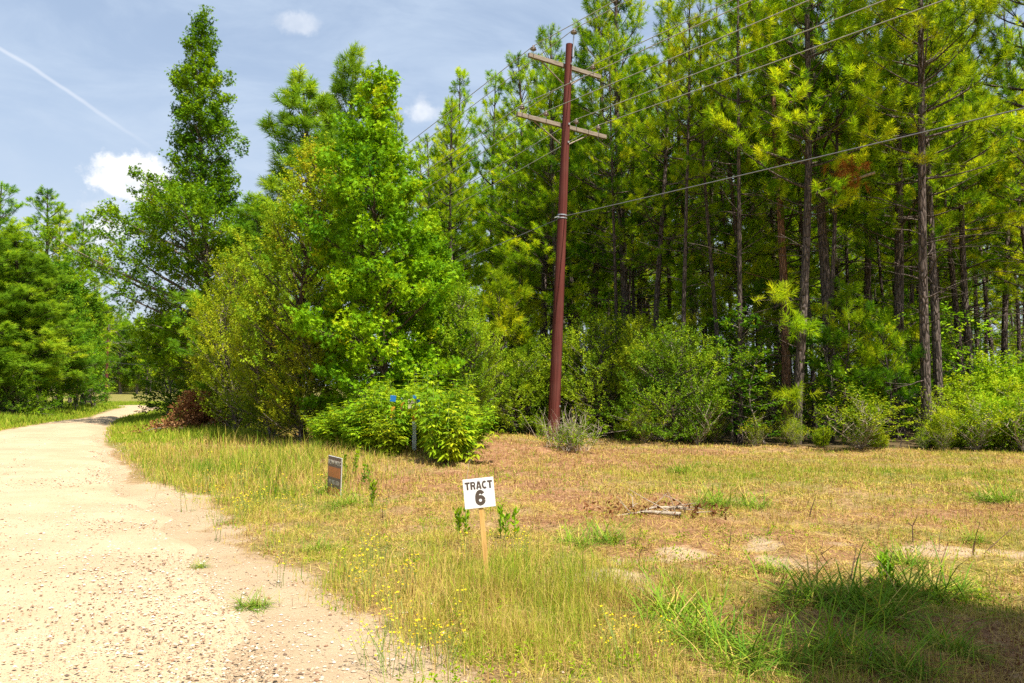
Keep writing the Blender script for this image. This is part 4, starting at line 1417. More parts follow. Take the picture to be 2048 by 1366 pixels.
# ------------------------------------------------------------------ tall weeds (ragweed)
def lobed(L=1.0, W=.145):
    v, f = [], []
    for k, (a, l) in enumerate(((0, 1.0), (.75, .8), (-.75, .8))):
        ca_, sa = math.cos(a), math.sin(a)
        pts = [(0, 0), (W * l, .42 * l), (0, l), (-W * l, .42 * l)]
        b = len(v)
        for j, (x, y) in enumerate(pts):
            v.append((x * ca_ + y * sa, -x * sa + y * ca_, -.25 * (y ** 2)))
        f.append([b, b + 1, b + 2, b + 3])
    return np.array(v), np.array(f)


LOB = lobed()


def weed(seed, H=1.9, nodes=13, size=.15):
    rs = np.random.RandomState(seed)
    root = empty('ragweed_plant', (0, 0, 0))
    st, lv = MB(), MB()
    stems = []
    main = curve((0, 0, 0), unit(np.array([rs.randn() * .08, rs.randn() * .08, 1])), H, .0, 8, rs, .03)
    st.tube(main, np.linspace(.011, .003, 8), 5, cap=False)
    stems.append((main, H))
    for i in range(4):
        t = rs.uniform(.15, .5)
        p = np.array([np.interp(t * 7, range(8), main[:, b]) for b in range(3)])
        a = rs.rand() * 6.283
        c = curve(p, (math.cos(a) * .5, math.sin(a) * .5, .9), H * (.85 - t) * rs.uniform(.5, .9) + .15, .4, 8, rs, .05)
        st.tube(c, np.linspace(.006, .002, 8), 4, cap=False)
        stems.append((c, np.linalg.norm(c[-1] - c[0])))
    C, A, S = [], [], []
    for c, L_ in stems:
        m = max(3, int(L_ / H * nodes * 1.3))
        for j in range(m):
            t = (j + .6) / m if L_ < H * .9 else .18 + .82 * (j + .6) / m
            p = np.array([np.interp(min(t, 1) * 7, range(8), c[:, b]) for b in range(3)])
            a = j * 1.57 + rs.uniform(-.4, .4)
            for s in (0, math.pi):
                C.append(p); A.append((math.cos(a + s), math.sin(a + s), rs.uniform(-1.1, -.1))); S.append(size * (1.0 - .5 * t) * rs.uniform(.7, 1.2))
        for s in range(4):
            C.append(c[-1]); A.append((math.cos(s * 1.57), math.sin(s * 1.57), .2)); S.append(size * .45)
    C, A, S = np.array(C), unit(np.array(A)), np.array(S)
    nm = unit(np.array([0, 0, 1.0]) + rs.randn(len(C), 3) * .25)
    bx = unit(np.cross(A, nm)); nm = np.cross(bx, A)
    tv, tf = LOB
    base = C + A * (S * .35)[:, None]
    P = (base[:, None] + bx[:, None] * (tv[None, :, 0] * S[:, None])[..., None] + A[:, None] * (tv[None, :, 1] * S[:, None])[..., None]
         + nm[:, None] * (tv[None, :, 2] * S[:, None])[..., None])
    lv.add(P.reshape(-1, 3), ((np.arange(len(C)) * len(tv))[:, None, None] + tf[None]).reshape(-1, 4), np.repeat(np.clip(.5 + rs.randn(len(C)) * .2, 0, 1), len(tv)))
    st.build('stem', M['stem'], root)
    lv.build('leaves', M['weed'], root)
    return root


weeds = [weed(61, 1.9, 12, .27), weed(62, 1.7, 11, .27), weed(63, 2.0, 13, .25)]
rsw = np.random.RandomState(64)
k = 0
WG = 'tall ragweed around the marker posts'
wl = 'tall bright green ragweed growing in the dense patch around the marker posts'
while k < 150:
    px = rsw.uniform(625, 950)
    Y = rsw.uniform(14.1, 18.8)
    if (800 < px < 856 and Y < 16.5) or (772 < px < 812 and Y < 16.9 and rsw.rand() < .6):
        continue
    front = np.interp(px, [625, 700, 770, 810, 870, 950], [18.2, 16.6, 15.6, 15.2, 14.7, 15.0])
    if Y < front:
        continue
    x, y = at(px, 900, Y)[:2]
    px = px
    h = np.interp(px, [620, 660, 720, 790, 850, 900, 950], [.28, .38, .58, .74, .74, .66, .50]) * rsw.uniform(.66, 1.2)
    c = copy_tree(weeds[k % 3])
    place(c, (x, y, tz(x, y) - .02), rsw.rand() * 6.28, (1.0, 1.0, h), wl, 'weed', WG, tilt=(rsw.uniform(-.08, .08), rsw.uniform(-.08, .08)))
    k += 1
for w_ in weeds:
    hidden_base(w_)


# ------------------------------------------------------------------ marker posts in the weeds
M['white_post'] = plain('white_plastic_post', (.72, .76, .80), .4, var=.12)
M['blue'] = plain('blue_plastic', (.012, .13, .38), .4, var=.15)
M['orange'] = plain('orange_plastic', (.55, .24, .015), .4, var=.2)
M['tan'] = plain('tan_plate', (.50, .42, .26), .6, var=.2)
M['brownplate'] = plain('brown_plate', (.22, .06, .02), .5)
M['black'] = plain('black_lettering', (.05, .04, .035), .6, var=.1)
M['galv'] = plain('galvanised_steel', (.55, .56, .57), .4, metal=.7, var=.2)


def text(s, size, loc, rot, mat, name, parent, extrude=.0015, offset=0.0, sx=1.0, align='CENTER'):
    cu = bpy.data.curves.new(name, 'FONT')
    cu.body = s
    cu.size = size
    cu.align_x = align
    cu.align_y = 'CENTER'
    cu.extrude = extrude
    cu.offset = offset
    cu.resolution_u = 6
    tmp = bpy.data.objects.new(name + '_curve', cu)
    COL.objects.link(tmp)
    bpy.context.view_layer.update()
    me = bpy.data.meshes.new_from_object(tmp.evaluated_get(bpy.context.evaluated_depsgraph_get()))
    bpy.data.objects.remove(tmp)
    me.name = name
    me.materials.clear()
    me.materials.append(mat)
    o = bpy.data.objects.new(name, me)
    COL.objects.link(o)
    o.parent = parent
    o.location = loc
    o.rotation_euler = rot
    o.scale = (sx, 1, 1)
    return o


def marker(px, py, Y, H, kind, lab):
    x, y = at(px, py, Y)[:2]
    r = empty('marker_post', (x, y, tz(x, y)), rz=.15)
    tag(r, lab, 'marker post', 'utility marker posts in the ragweed')
    MB().box((0, 0, H * .27), (.085, .022, H * .56), bevel=.006).build('post', M['white_post'], r)
    MB().box((0, 0, H * .66), (.09, .026, H * .22), bevel=.006).build('orange_band', M['orange'], r)
    if kind == 0:
        MB().box((0, 0, H * .90), (.088, .024, H * .26), bevel=.006).build('blue_top', M['blue'], r)
        pl = MB().box((-.05, -.022, H * .86), (.155, .006, .19), bevel=.002).build('sign_plate', M['tan'], r)
        text('PRIVATE', .042, (-.05, -.027, H * .86 + .055), (math.pi / 2, 0, 0), M['black'], 'lettering', pl, sx=.85, offset=.001)
        text('PROPERTY', .042, (-.05, -.027, H * .86 + .010), (math.pi / 2, 0, 0), M['black'], 'lettering', pl, sx=.74, offset=.001)
        MB().box((.075, -.012, H * .88), (.06, .02, .13), bevel=.003).build('blue_tag', M['blue'], r)
    elif kind == 1:
        MB().box((0, -.003, H * .92), (.12, .02, .13), rot=Matrix.Rotation(.12, 3, 'Y'), bevel=.004).build('blue_top', M['blue'], r)
    else:
        MB().box((0, 0, H * .86), (.10, .024, H * .14), bevel=.006).build('orange_top', M['orange'], r)
        MB().box((0, -.015, H * .77), (.11, .008, .06), bevel=.002).build('brown_label', M['brownplate'], r)
        MB().lathe([(.0, H * 1.0), (.02, H * .99), (.026, H * .95), (.022, H * .93)], sides=10).build('cap', M['galv'], r)


marker(828, 925, 16.2, 1.10, 0, 'white marker post with orange band, tan lettered plate and blue top, right of the others')
marker(785, 925, 16.5, 1.12, 1, 'marker post with a square blue top, leftmost in the ragweed')
marker(803, 925, 16.6, 1.04, 2, 'marker post with an orange top and brown label between the two blue-topped ones')


def arc(cx, cy, rx, ry, a0, a1, n=14):
    return [(cx + rx * math.cos(math.radians(a0 + (a1 - a0) * i / n)), cy + ry * math.sin(math.radians(a0 + (a1 - a0) * i / n))) for i in range(n + 1)]


GLYPH = {   # heavy grotesque letters as broad strokes: (points, width); advance
    'T': ([([(0, .89), (.78, .89)], .22), ([(.39, .80), (.39, 0)], .25)], .80),
    'R': ([([(.13, 0), (.13, 1)], .25), ([(.2, .90)] + arc(.46, .70, .20, .20, 90, -90) + [(.2, .50)], .20), ([(.44, .48), (.57, .34), (.62, 0)], .24)], .80),
    'A': ([([(.12, 0), (.37, 1.0)], .23), ([(.72, 0), (.47, 1.0)], .23), ([(.2, .27), (.64, .27)], .17)], .84),
    'C': ([(arc(.42, .5, .30, .40, 48, 312, 22), .23)], .80),
    '6': ([(arc(.38, .33, .24, .23, 0, 360, 26), .23), (arc(.39, .52, .25, .39, 38, 180, 16) + [(.135, .34)], .23)], .78)}


def glyphs(parent, word, width, height, cx, cz, y):
    adv = sum(GLYPH[c][1] for c in word) + .06 * (len(word) - 1)
    kx = width / adv
    m_ = MB()
    x0, lay = -width / 2, 0
    for c in word:
        for pts, w in GLYPH[c][0]:
            p = np.array(pts, float)
            t = np.gradient(p, axis=0)
            t /= np.linalg.norm(t, axis=1)[:, None]
            n = np.stack([-t[:, 1], t[:, 0]], 1) * w * 1.12 / 2
            L_, R_ = p + n, p - n
            yy = y - lay * .00012
            lay = (lay + 1) % 3
            V = [(x0 + q[0] * kx, yy, q[1] * height - height / 2) for q in np.concatenate([L_, R_])]
            k = len(p)
            m_.add(V, [[i, i + 1, k + i + 1, k + i] for i in range(k - 1)])
        x0 += (GLYPH[c][1] + .06) * kx
    o = m_.build('lettering', M['ink'], parent)
    o.location = (cx, 0, cz)
    return o


# ------------------------------------------------------------------ TRACT 6 sign
M['board'] = plain('white_sign_board', (.80, .80, .78), .5, var=.10, scale=7)
M['stake'] = plain('yellow_pine_stake', (.66, .42, .13), .7, var=.3, scale=6, stretch=(8, 8, .8), bump=.15, color2=(.50, .27, .07))
M['ink'] = plain('sign_lettering', (.085, .06, .045), .6, var=.1)
sx_, sy_ = gnd(976, 1172)
sc_m = sy_ / F                                # metres per photograph pixel at the sign
sign = empty('tract_sign', (sx_, sy_, tz(sx_, sy_)), rz=.10, tilt=(0, -math.radians(5.4)))
tag(sign, 'white square sign reading TRACT 6 on a leaning yellow wooden stake', 'sign')
Hs = 150 * sc_m * 1.035
stake = MB()
stake.box((0, 0, Hs / 2 - .06), (.040, .018, Hs + .22), bevel=.002)
stake.build('stake', M['stake'], sign)
bw, bh = 61 * sc_m, 58 * sc_m
bz = Hs + bh * .47
bd = MB().box((-.004, -.014, bz), (bw, .006, bh), bevel=.001).build('board', M['board'], sign)
glyphs(bd, 'TRACT', bw * .90, bh * .265, -.002, bz + bh * .265, -.0173)
glyphs(bd, '6', bw * .35, bh * .50, .003, bz - bh * .16, -.0173)
for z_ in (bh * .44, -bh * .42):
    MB().lathe([(.0, .002), (.003, .0015), (.0032, 0)], c=(0, 0, 0), sides=8, rot=Matrix.Rotation(math.pi / 2, 3, 'X')).build('nail', M['galv'], bd).location = (-.002, -.0175, bz + z_)

# ------------------------------------------------------------------ small roadside sign
M['signgrey'] = plain('brown_grey_sign_face', (.20, .135, .105), .5, var=.15)
M['signorange'] = plain('faded_orange_panel', (.62, .22, .07), .5, var=.15, scale=8)
M['signtext'] = plain('pale_lettering', (.55, .50, .40), .6, var=.1)
M['alu'] = plain('aluminium_edge', (.75, .74, .72), .35, metal=.3)
rx_, ry_ = gnd(668, 990)
rs_m = ry_ / F
rsg = empty('yard_sign', (rx_, ry_, tz(rx_, ry_)), rz=math.radians(-49), tilt=(0, math.radians(3)))
tag(rsg, 'small brown and orange yard sign turned sideways in the grass by the weeds', 'sign')
fw, fh = .40, 84 * rs_m
fr = MB().box((0, 0, fh / 2 - .02), (fw, .012, fh), bevel=.004).build('frame', M['alu'], rsg)
fc = MB().box((0, -.0085, fh / 2 - .02), (fw * .975, .004, fh * .985), bevel=.001).build('panel', M['signgrey'], rsg)
MB().box((0, -.0120, fh * .60), (fw * .86, .003, fh * .24)).build('orange_field', M['signorange'], fc)
MB().box((0, -.0120, fh * .16), (fw * .86, .003, fh * .16)).build('orange_field', M['signorange'], fc)
text('BOW WOC', .088, (.0, -.0118, fh * .82), (math.pi / 2, 0, 0), M['signtext'], 'lettering', fc, offset=.002, sx=.80)
text('972 985 1000', .088, (.0, -.0118, fh * .36), (math.pi / 2, 0, 0), M['signtext'], 'lettering', fc, offset=.002, sx=.62)
for s_ in (-1, 1):
    MB().tube([(s_ * fw * .44, .012, -.25), (s_ * fw * .44, .012, fh * .8)], .006, 6).build('stake', M['galv'], rsg)


# ------------------------------------------------------------------ utility poles
def pole_mat():
    m, T = new_mat('treated_pole_wood')
    tc = T.n('ShaderNodeTexCoord').outputs['Object']
    v = T.vm('MULTIPLY', tc, (22, 22, .35))
    nz = T.noise(v, 1.0, 6, .6)
    n2 = T.noise(tc, 1.5, 3)
    c = T.mix(T.mapr(nz, .3, .7), (.075, .020, .015, 1), (.145, .040, .030, 1))
    c = T.mix(T.mapr(nz, .60, .66, 0, .8), c, (.035, .012, .010, 1))
    c = T.mix(T.mapr(n2, .4, .8, 0, .3), c, (.14, .07, .055, 1))
    p = T.n('ShaderNodeBsdfPrincipled', {'Base Color': c, 'Roughness': .75, 'Specular IOR Level': .10})
    b = T.n('ShaderNodeBump', {'Height': nz, 'Strength': .5, 'Distance': .01})
    T.t.links.new(b.outputs[0], p.inputs['Normal'])
    T.n('ShaderNodeOutputMaterial', {0: p.outputs[0]})
    return m


M['pole'] = pole_mat()
M['arm'] = plain('weathered_crossarm', (.30, .245, .18), .85, var=.3, scale=5, stretch=(1, 9, 9), bump=.3, color2=(.16, .125, .09))
M['porcelain'] = plain('brown_porcelain', (.24, .19, .155), .25, var=.2, spec=.6)
M['wire'] = plain('aluminium_wire', (.36, .34, .29), .55, metal=.1, var=.15)
M['cable'] = plain('grey_cable', (.18, .18, .18), .5, var=.15)
M['steel'] = plain('hardware_steel', (.48, .50, .54), .4, metal=.6, var=.2)
LINE = unit(np.array([-64.9, 102.0]))
ARM = np.array([LINE[1], -LINE[0]])            # perpendicular to the line, pointing right and away
ARM_RZ = math.atan2(ARM[1], ARM[0])


def make_pole(H, rb, rt, lean, sides=18, detail=True):
    r = empty('utility_pole', (0, 0, 0))
    zz = np.linspace(-.4, H, 12)
    MB().tube(np.stack([zz * 0, zz * 0, zz], 1), np.linspace(rb, rt, 12), sides).build('shaft', M['pole'], r, smooth=False)
    ins = {}
    # arms: local frame has x along the arm; the arms sit in front (camera side, -y)
    for nm, z, L, posx in (('up', H - .62, 1.32, (-1.16, 1.02)), ('low', H - 2.42, 1.62, (-1.46, -.62, .48, 1.32))):
        yo = rt + .05
        arm = MB().box((0, yo, z), (2 * L, .095, .12), bevel=.006).build('crossarm', M['arm'], r)
        for s_ in (-1, 1):
            b0, b1 = np.array([s_ * L * .62, yo + .055, z - .05]), np.array([s_ * .10, rt * .9, z - .58])
            if detail:
                MB().tube([b0, b1], .022, 4).build('brace', M['arm'], arm)
        for px_ in posx:
            i_ = MB()
            i_.tube([(0, 0, -.02), (0, 0, .14)], .012, 6)
            i_.lathe([(.0, .27), (.028, .265), (.032, .245), (.024, .225), (.045, .215), (.075, .195), (.078, .185), (.04, .178), (.06, .165), (.092, .145), (.094, .135), (.05, .130),
                      (.045, .10), (.0, .095)], sides=16, mat=1)
            i_.build('insulator', [M['steel'], M['porcelain']], arm, smooth=True).location = (px_, yo, z + .06)
            ins[(nm, px_)] = (px_, yo, z + .06 + .25)
    # ridge pin on the pole top
    i_ = MB()
    i_.tube([(0, 0, -.50), (0, 0, .22)], .02, 6)
    i_.tube([(0, 0, -.46), (0, 0, -.18)], .04, 6)
    i_.lathe([(.0, .40), (.028, .395), (.032, .375), (.024, .355), (.045, .345), (.080, .325), (.083, .312), (.04, .305), (.06, .290), (.098, .270), (.10, .258), (.05, .25), (.045, .22), (.0, .215)],
             sides=16, mat=1)
    i_.build('top_insulator', [M['steel'], M['porcelain']], r, smooth=True).location = (.06, -rt - .02, H + .05)
    ins['top'] = (.06, -rt - .02, H + .05 + .38)
    if detail:
        for z in (H - .62, H - 1.16, H - 2.42, H - 2.96):
            rr = np.interp(z, [-.4, H], [rb, rt])
            MB().box((.02, -rr - .012, z), (.055, .03, .055), bevel=.004).build('bolt', M['galv'], r)
        rr = np.interp(2.0, [-.4, H], [rb, rt])
        MB().box((.09, -rr * .92, 1.0), (.05, .012, .05), bevel=.002).build('tag_plate', M['galv'], r)
        zc = H * .558
        rc = np.interp(zc, [-.4, H], [rb, rt])
        cb = MB()
        for q in (-.045, .045):
            cb.lathe([(rc + .004, q - .016), (rc + .012, q - .016), (rc + .012, q + .016), (rc + .004, q + .016)], c=(0, 0, zc), sides=18)
        cb.build('cable_clamp', M['galv'], r)
        MB().tube([(-rc - .02, -.05, zc - .02), (-rc - .28, -.2, zc - .12)], .018, 6).build('cable_grip', M['galv'], r)
    ins['comm'] = (0.0, -np.interp(H * .558, [-.4, H], [rb, rt]) - .03, H * .558)
    return r, ins


PY = 23.0
pb = at(1106, 888, PY)
ptop = at(1138, 92, PY + .15)
Hp = ptop[2] - 0
lean_x = math.atan2(ptop[0] - pb[0], Hp)
p1, ins1 = make_pole(Hp, .178, .100, 0)
p1.location = (pb[0], PY, 0)
# local -y of the pole faces the camera side; x follows the crossarm
p1.rotation_euler = (Matrix.Rotation(lean_x, 3, 'Y') @ Matrix.Rotation(ARM_RZ, 3, 'Z')).to_euler()
tag(p1, 'leaning reddish-brown wooden utility pole with two crossarms beside the clearing', 'utility pole')
# arms in front of the pole on the far side? the shaft hides their middle: arms sit on the far side
far_poles = []
for (px, ybase, ytop, Y, lab) in ((212, 803, 655, 125.0, 'far utility pole left of the dirt road, nearer of two'), (289, 784, 694, 205.0, 'farthest utility pole, small against the far trees')):
    b = at(px, ybase, Y)
    t_ = at(px, ytop, Y)
    p_, ins_ = make_pole(t_[2] - b[2], .24, .15, 0, sides=8, detail=True)
    p_.location = b
    far_poles.append((p_, ins_))
    d2 = unit(np.array([-64.9, 102.0])) if Y < 150 else unit(np.array([-31, 80.0]))
    p_.rotation_euler = (0, 0, math.atan2(-d2[0], d2[1]))
    tag(p_, lab, 'utility pole')
bpy.context.view_layer.update()


def wpt(p, l):
    return np.array(p.matrix_world @ Vector(l))


def span(a, b, sag, n=40):
    t = np.linspace(0, 1, n)[:, None]
    p = a * (1 - t) + b * t
    p[:, 2] -= (4 * sag * t * (1 - t))[:, 0]
    return p


names = {('up', -1.16): 'wire on the left insulator of the upper crossarm', ('up', 1.02): 'wire on the right insulator of the upper crossarm',
         'top': 'wire on the insulator above the pole top', ('low', -1.46): 'wire on the leftmost insulator of the lower crossarm',
         ('low', -.62): 'wire on the second insulator of the lower crossarm', ('low', .48): 'wire on the third insulator of the lower crossarm',
         ('low', 1.32): 'wire on the rightmost insulator of the lower crossarm', 'comm': 'low grey cable clamped halfway up the leaning pole'}
for k_, lab in names.items():
    P1 = wpt(p1, ins1[k_])
    P2 = wpt(far_poles[0][0], far_poles[0][1][k_])
    P3 = wpt(far_poles[1][0], far_poles[1][1][k_])
    P0 = P1 + np.array([64.9, -102.0, 0.6])
    sg = 1.75 if k_ != 'comm' else 1.5
    pts = np.vstack([span(P0, P1, sg, 60)[20:], span(P1, P2, sg + .6, 60)[1:], span(P2, P3, 1.4, 16)[1:]])
    w_ = MB()
    w_.tube(pts, .0115 if k_ != 'comm' else .0115, 6)
    o = w_.build('power_line' if k_ != 'comm' else 'overhead_cable', M['wire'] if k_ != 'comm' else M['cable'], smooth=True)
    tag(o, lab, 'overhead wire', 'wires carried by the utility poles')


# ------------------------------------------------------------------ small plants and debris
def thicket():
    """Low bush of bare and green twigs at the pole's foot."""
    rs = np.random.RandomState(14)
    x, y = gnd(1140, 915)
    r = empty('bush', (x, y, tz(x, y)))
    tag(r, 'low bush of grey bare twigs and fresh leaves at the foot of the leaning pole', 'bush')
    w_, l_ = MB(), MB()
    P, D = [], []
    for i in range(80):
        a = rs.rand() * 6.283
        q = np.array([rs.randn() * .22, rs.randn() * .2, 0])
        d = unit(np.array([math.cos(a) * .6, math.sin(a) * .6, rs.uniform(.5, 1.3)]))
        c = curve(q, d, rs.uniform(.4, 1.0), -.1, 5, rs, .12)
        w_.tube(c, np.linspace(.007, .002, 5), 3, cap=False)
        for j in range(3):
            c2 = curve(c[2 + j % 3], unit(c[4] - c[2] + rs.randn(3) * .3), .25, 0, 3, rs, .1)
            w_.tube(c2, [.003, .002, .0015], 3, cap=False)
        P += [c[1], c[2]]; D += [unit(c[2] - c[1])] * 2
    leaves(l_, rs, np.array(P), np.array(D), np.full(len(P), .22), K=14, size=.024, tmpl=oval, spread=.05, tone=.35)
    w_.build('bare_twigs', M['twig'], r)
    l_.build('leaves', M['brush'], r)


thicket()


def sprout(px, py, H, seed, lab, n=1):
    rs = np.random.RandomState(seed)
    x, y = gnd(px, py)
    r = empty('sprout', (x, y, tz(x, y)))
    tag(r, lab, 'plant')
    w_, l_ = MB(), MB()
    for s in range(n):
        c = curve((rs.randn() * .06, rs.randn() * .06, 0), unit(np.array([rs.randn() * .1, rs.randn() * .1, 1])), H * rs.uniform(.75, 1.1), 0, 6, rs, .03)
        w_.tube(c, np.linspace(.007, .003, 6), 4, cap=False)
        p = c[1:-1]; d = unit(c[2:] - c[1:-1])
        leaves(l_, rs, p, d, np.full(len(p), H / 5), K=8, size=.030, tmpl=oval, spread=.03, tone=.6, droop=-.5, upbias=.2)
    w_.build('stem', M['stem'], r)
    l_.build('leaves', M['brush'], r)


sprout(1128, 893, 1.0, 1, 'upright leafy sprout touching the right side of the leaning pole', 2)
sprout(1085, 893, .75, 2, 'upright leafy sprout left of the leaning pole', 2)
sprout(1066, 893, .75, 3, 'outermost leafy sprout left of the leaning pole', 2)
sprout(1150, 893, .95, 4, 'tallest upright sprout behind the twiggy bush by the pole', 2)
sprout(700, 955, .55, 5, 'leafy sprig beside the brown and orange yard sign', 3)
sprout(745, 1020, .4, 6, 'small leafy sprig in the dry grass below the ragweed', 2)
sprout(1010, 1085, .34, 7, 'leafy weed just right of the sign stake', 3)
sprout(918, 1075, .30, 8, 'leafy weed just left of the sign stake', 3)
sprout(1780, 1165, .24, 9, 'dark leafy weed beside the shaded tussocks', 3)
sprout(730, 970, .4, 10, 'thin leafy weed between the yard sign and the marker posts', 2)


def twig_thing(name, pts, rad, lab, cat='twig', mat='darktwig', group=None, fork=0, seed=0):
    rs = np.random.RandomState(seed)
    pts = np.array(pts, float)
    o_ = pts[0].copy()
    w_ = MB()
    p = pts - o_
    w_.tube(p, np.linspace(rad, rad * .35, len(p)), 5)
    for k in range(fork):
        i = rs.randint(1, len(p))
        L_ = np.linalg.norm(p[-1] - p[0]) * rs.uniform(.2, .45)
        c = curve(p[i], unit(unit(p[-1] - p[0]) + rs.randn(3) * .6), L_, .05, 4, rs, .15)
        w_.tube(c, np.linspace(rad * .5, rad * .2, 4), 4, cap=False)
    ob = w_.build(name, M[mat], smooth=True)
    ob.location = o_
    return tag(ob, lab, cat, group)


def stalk(px, py, px2, py2, lab, seed, mat='darktwig', rad=.006, group='dry stalks on the mown clearing', fork=1, name='dry_stalk'):
    rs = np.random.RandomState(seed)
    b = np.array(spot(px, py))
    t = at(px2, py2, b[1] + rs.uniform(-.15, .15))
    mid = (b + t) / 2 + rs.randn(3) * .02
    twig_thing(name, [b - [0, 0, .03], mid, t], rad, lab, 'dry stalk', mat, group, fork, seed)


stalk(1618, 1032, 1632, 992, 'dark upright stalk in the middle of the mown strip', 1, rad=.010, fork=0)
stalk(1455, 1100, 1463, 1052, 'dark stalk left of the bare sandy patch', 2)
stalk(1826, 1082, 1836, 1030, 'dark forked stalk in the mown strip towards the right', 3, rad=.008, fork=2)
stalk(1698, 1160, 1712, 1100, 'bent dark stalk just above the shaded tussocks', 4, rad=.008, fork=2)
stalk(1945, 1105, 1960, 1045, 'tall thin stalk near the right border', 5)
stalk(1960, 1100, 2030, 1052, 'long slanting stalk at the right border', 6, fork=0)
stalk(1368, 1022, 1380, 1000, 'short stalk beside the fallen branch', 7)
stalk(1885, 1148, 1895, 1090, 'thin stalk at the edge of the big shadow on the right', 8)
stalk(1660, 1130, 1668, 1090, 'thin stalk left of the bent one above the tussocks', 9)
stalk(1535, 1070, 1537, 1048, 'short stalk on the bare strip in the middle', 10)
stalk(1430, 1010, 1420, 985, 'short stalk right of the fallen branch', 11)
stalk(766, 1035, 768, 1000, 'dark stalk in the grass below the ragweed', 12)
stalk(930, 978, 938, 925, 'pale bent stalk standing left of the TRACT sign', 13, 'twig', .006, fork=2)
stalk(1080, 890, 1040, 822, 'thin leaning stalk left of the leaning pole', 14, 'twig', .008, fork=1)
stalk(1730, 1345, 1745, 1300, 'pale stalk in the shaded foreground grass', 15, 'twig', .004)
stalk(885, 1330, 872, 1262, 'thin dark stalk at the sandy edge in the foreground', 16, rad=.003, fork=2)
stalk(1785, 1165, 1785, 1105, 'stalk behind the dark leafy weed on the right', 17)

rst = np.random.RandomState(88)
for i in range(46):
    px, py = rst.uniform(1250, 2030), 985 + 190 * rst.rand() ** 1.2
    stalk(px, py, px + rst.uniform(-14, 14), py - rst.uniform(14, 38) * (py - 770) / 300, 'short dark stubble stalk left standing on the mown clearing', 100 + i, rad=.004, group='stubble on the mown clearing',
          fork=int(rst.rand() < .3))
# fallen branch
x, y = gnd(1300, 1028)
rs_ = np.random.RandomState(31)
a, b = np.array(spot(1235, 1028)), np.array(spot(1362, 1030))
br = empty('fallen_branch', tuple((a + b) / 2 + [0, 0, .03]))
tag(br, 'bleached fallen branch lying on the mown clearing right of the TRACT sign', 'fallen branch')
mbb = MB()
c = (a + b) / 2 + [0, 0, .03]
mbb.tube([a - c, (a + b) / 2 - c + [0, .04, .06], b - c + [0, 0, .05]], [.012, .022, .03], 6)
mbb.tube([a - c + [.2, .1, .0], (a + b) / 2 - c + [.1, .2, .09], b - c + [.1, .35, .08]], [.008, .015, .02], 6)
for k in range(15):
    q = rs_.uniform(-.6, .7)
    cc = curve((q, rs_.uniform(-.15, .4), .03), unit(np.array([rs_.randn(), rs_.randn() * .6, rs_.uniform(0, .6)])), rs_.uniform(.2, .6), -.2, 4, rs_, .15)
    mbb.tube(cc, np.linspace(.007, .003, 4), 4, cap=False)
mbb.build('wood', M['twig'], br, smooth=True)
lb = MB()
pp = np.stack([rs_.uniform(-.8, 1.0, 60), rs_.uniform(-.2, .45, 60), rs_.uniform(.0, .08, 60)], 1)
leaves(lb, rs_, pp, unit(rs_.randn(60, 3)), np.full(60, .1), K=5, size=.03, tmpl=oval, spread=.06, tone=.4)
lb.build('dead_leaves', M['deadleaf'], br)


# grass tussocks in the shaded foreground and elsewhere
def tussock(seed, R=.30, n=150, L=.42, w=.0085):
    rs = np.random.RandomState(seed)
    mb = MB()
    for i in range(n):
        a = rs.rand() * 6.283
        e = rs.uniform(.2, 1.15)
        q = np.array([rs.randn() * R * .28, rs.randn() * R * .28, 0])
        l = L * rs.uniform(.5, 1.15)
        c = curve(q, (math.cos(a) * math.cos(e), math.sin(a) * math.cos(e), math.sin(e)), l, -1.0 * rs.uniform(.5, 1.2), 6, rs, .04)
        c[:, 2] = np.maximum(c[:, 2], .004)
        h = unit(np.cross(c[-1] - c[0] + 1e-4, np.array([0, 0, 1.0])))
        ww = w * np.array([.7, 1, 1, .8, .5, .08])[:, None] / 2
        P = np.concatenate([c - h * ww, c + h * ww])
        mb.add(P, [[k, k + 1, k + 7, k + 6] for k in range(5)], float(np.clip((.10 if rs.rand() < .9 else .6) + rs.randn() * .08, 0, 1)))
    o = mb.build('grass_tussock', M['grass'])
    return o


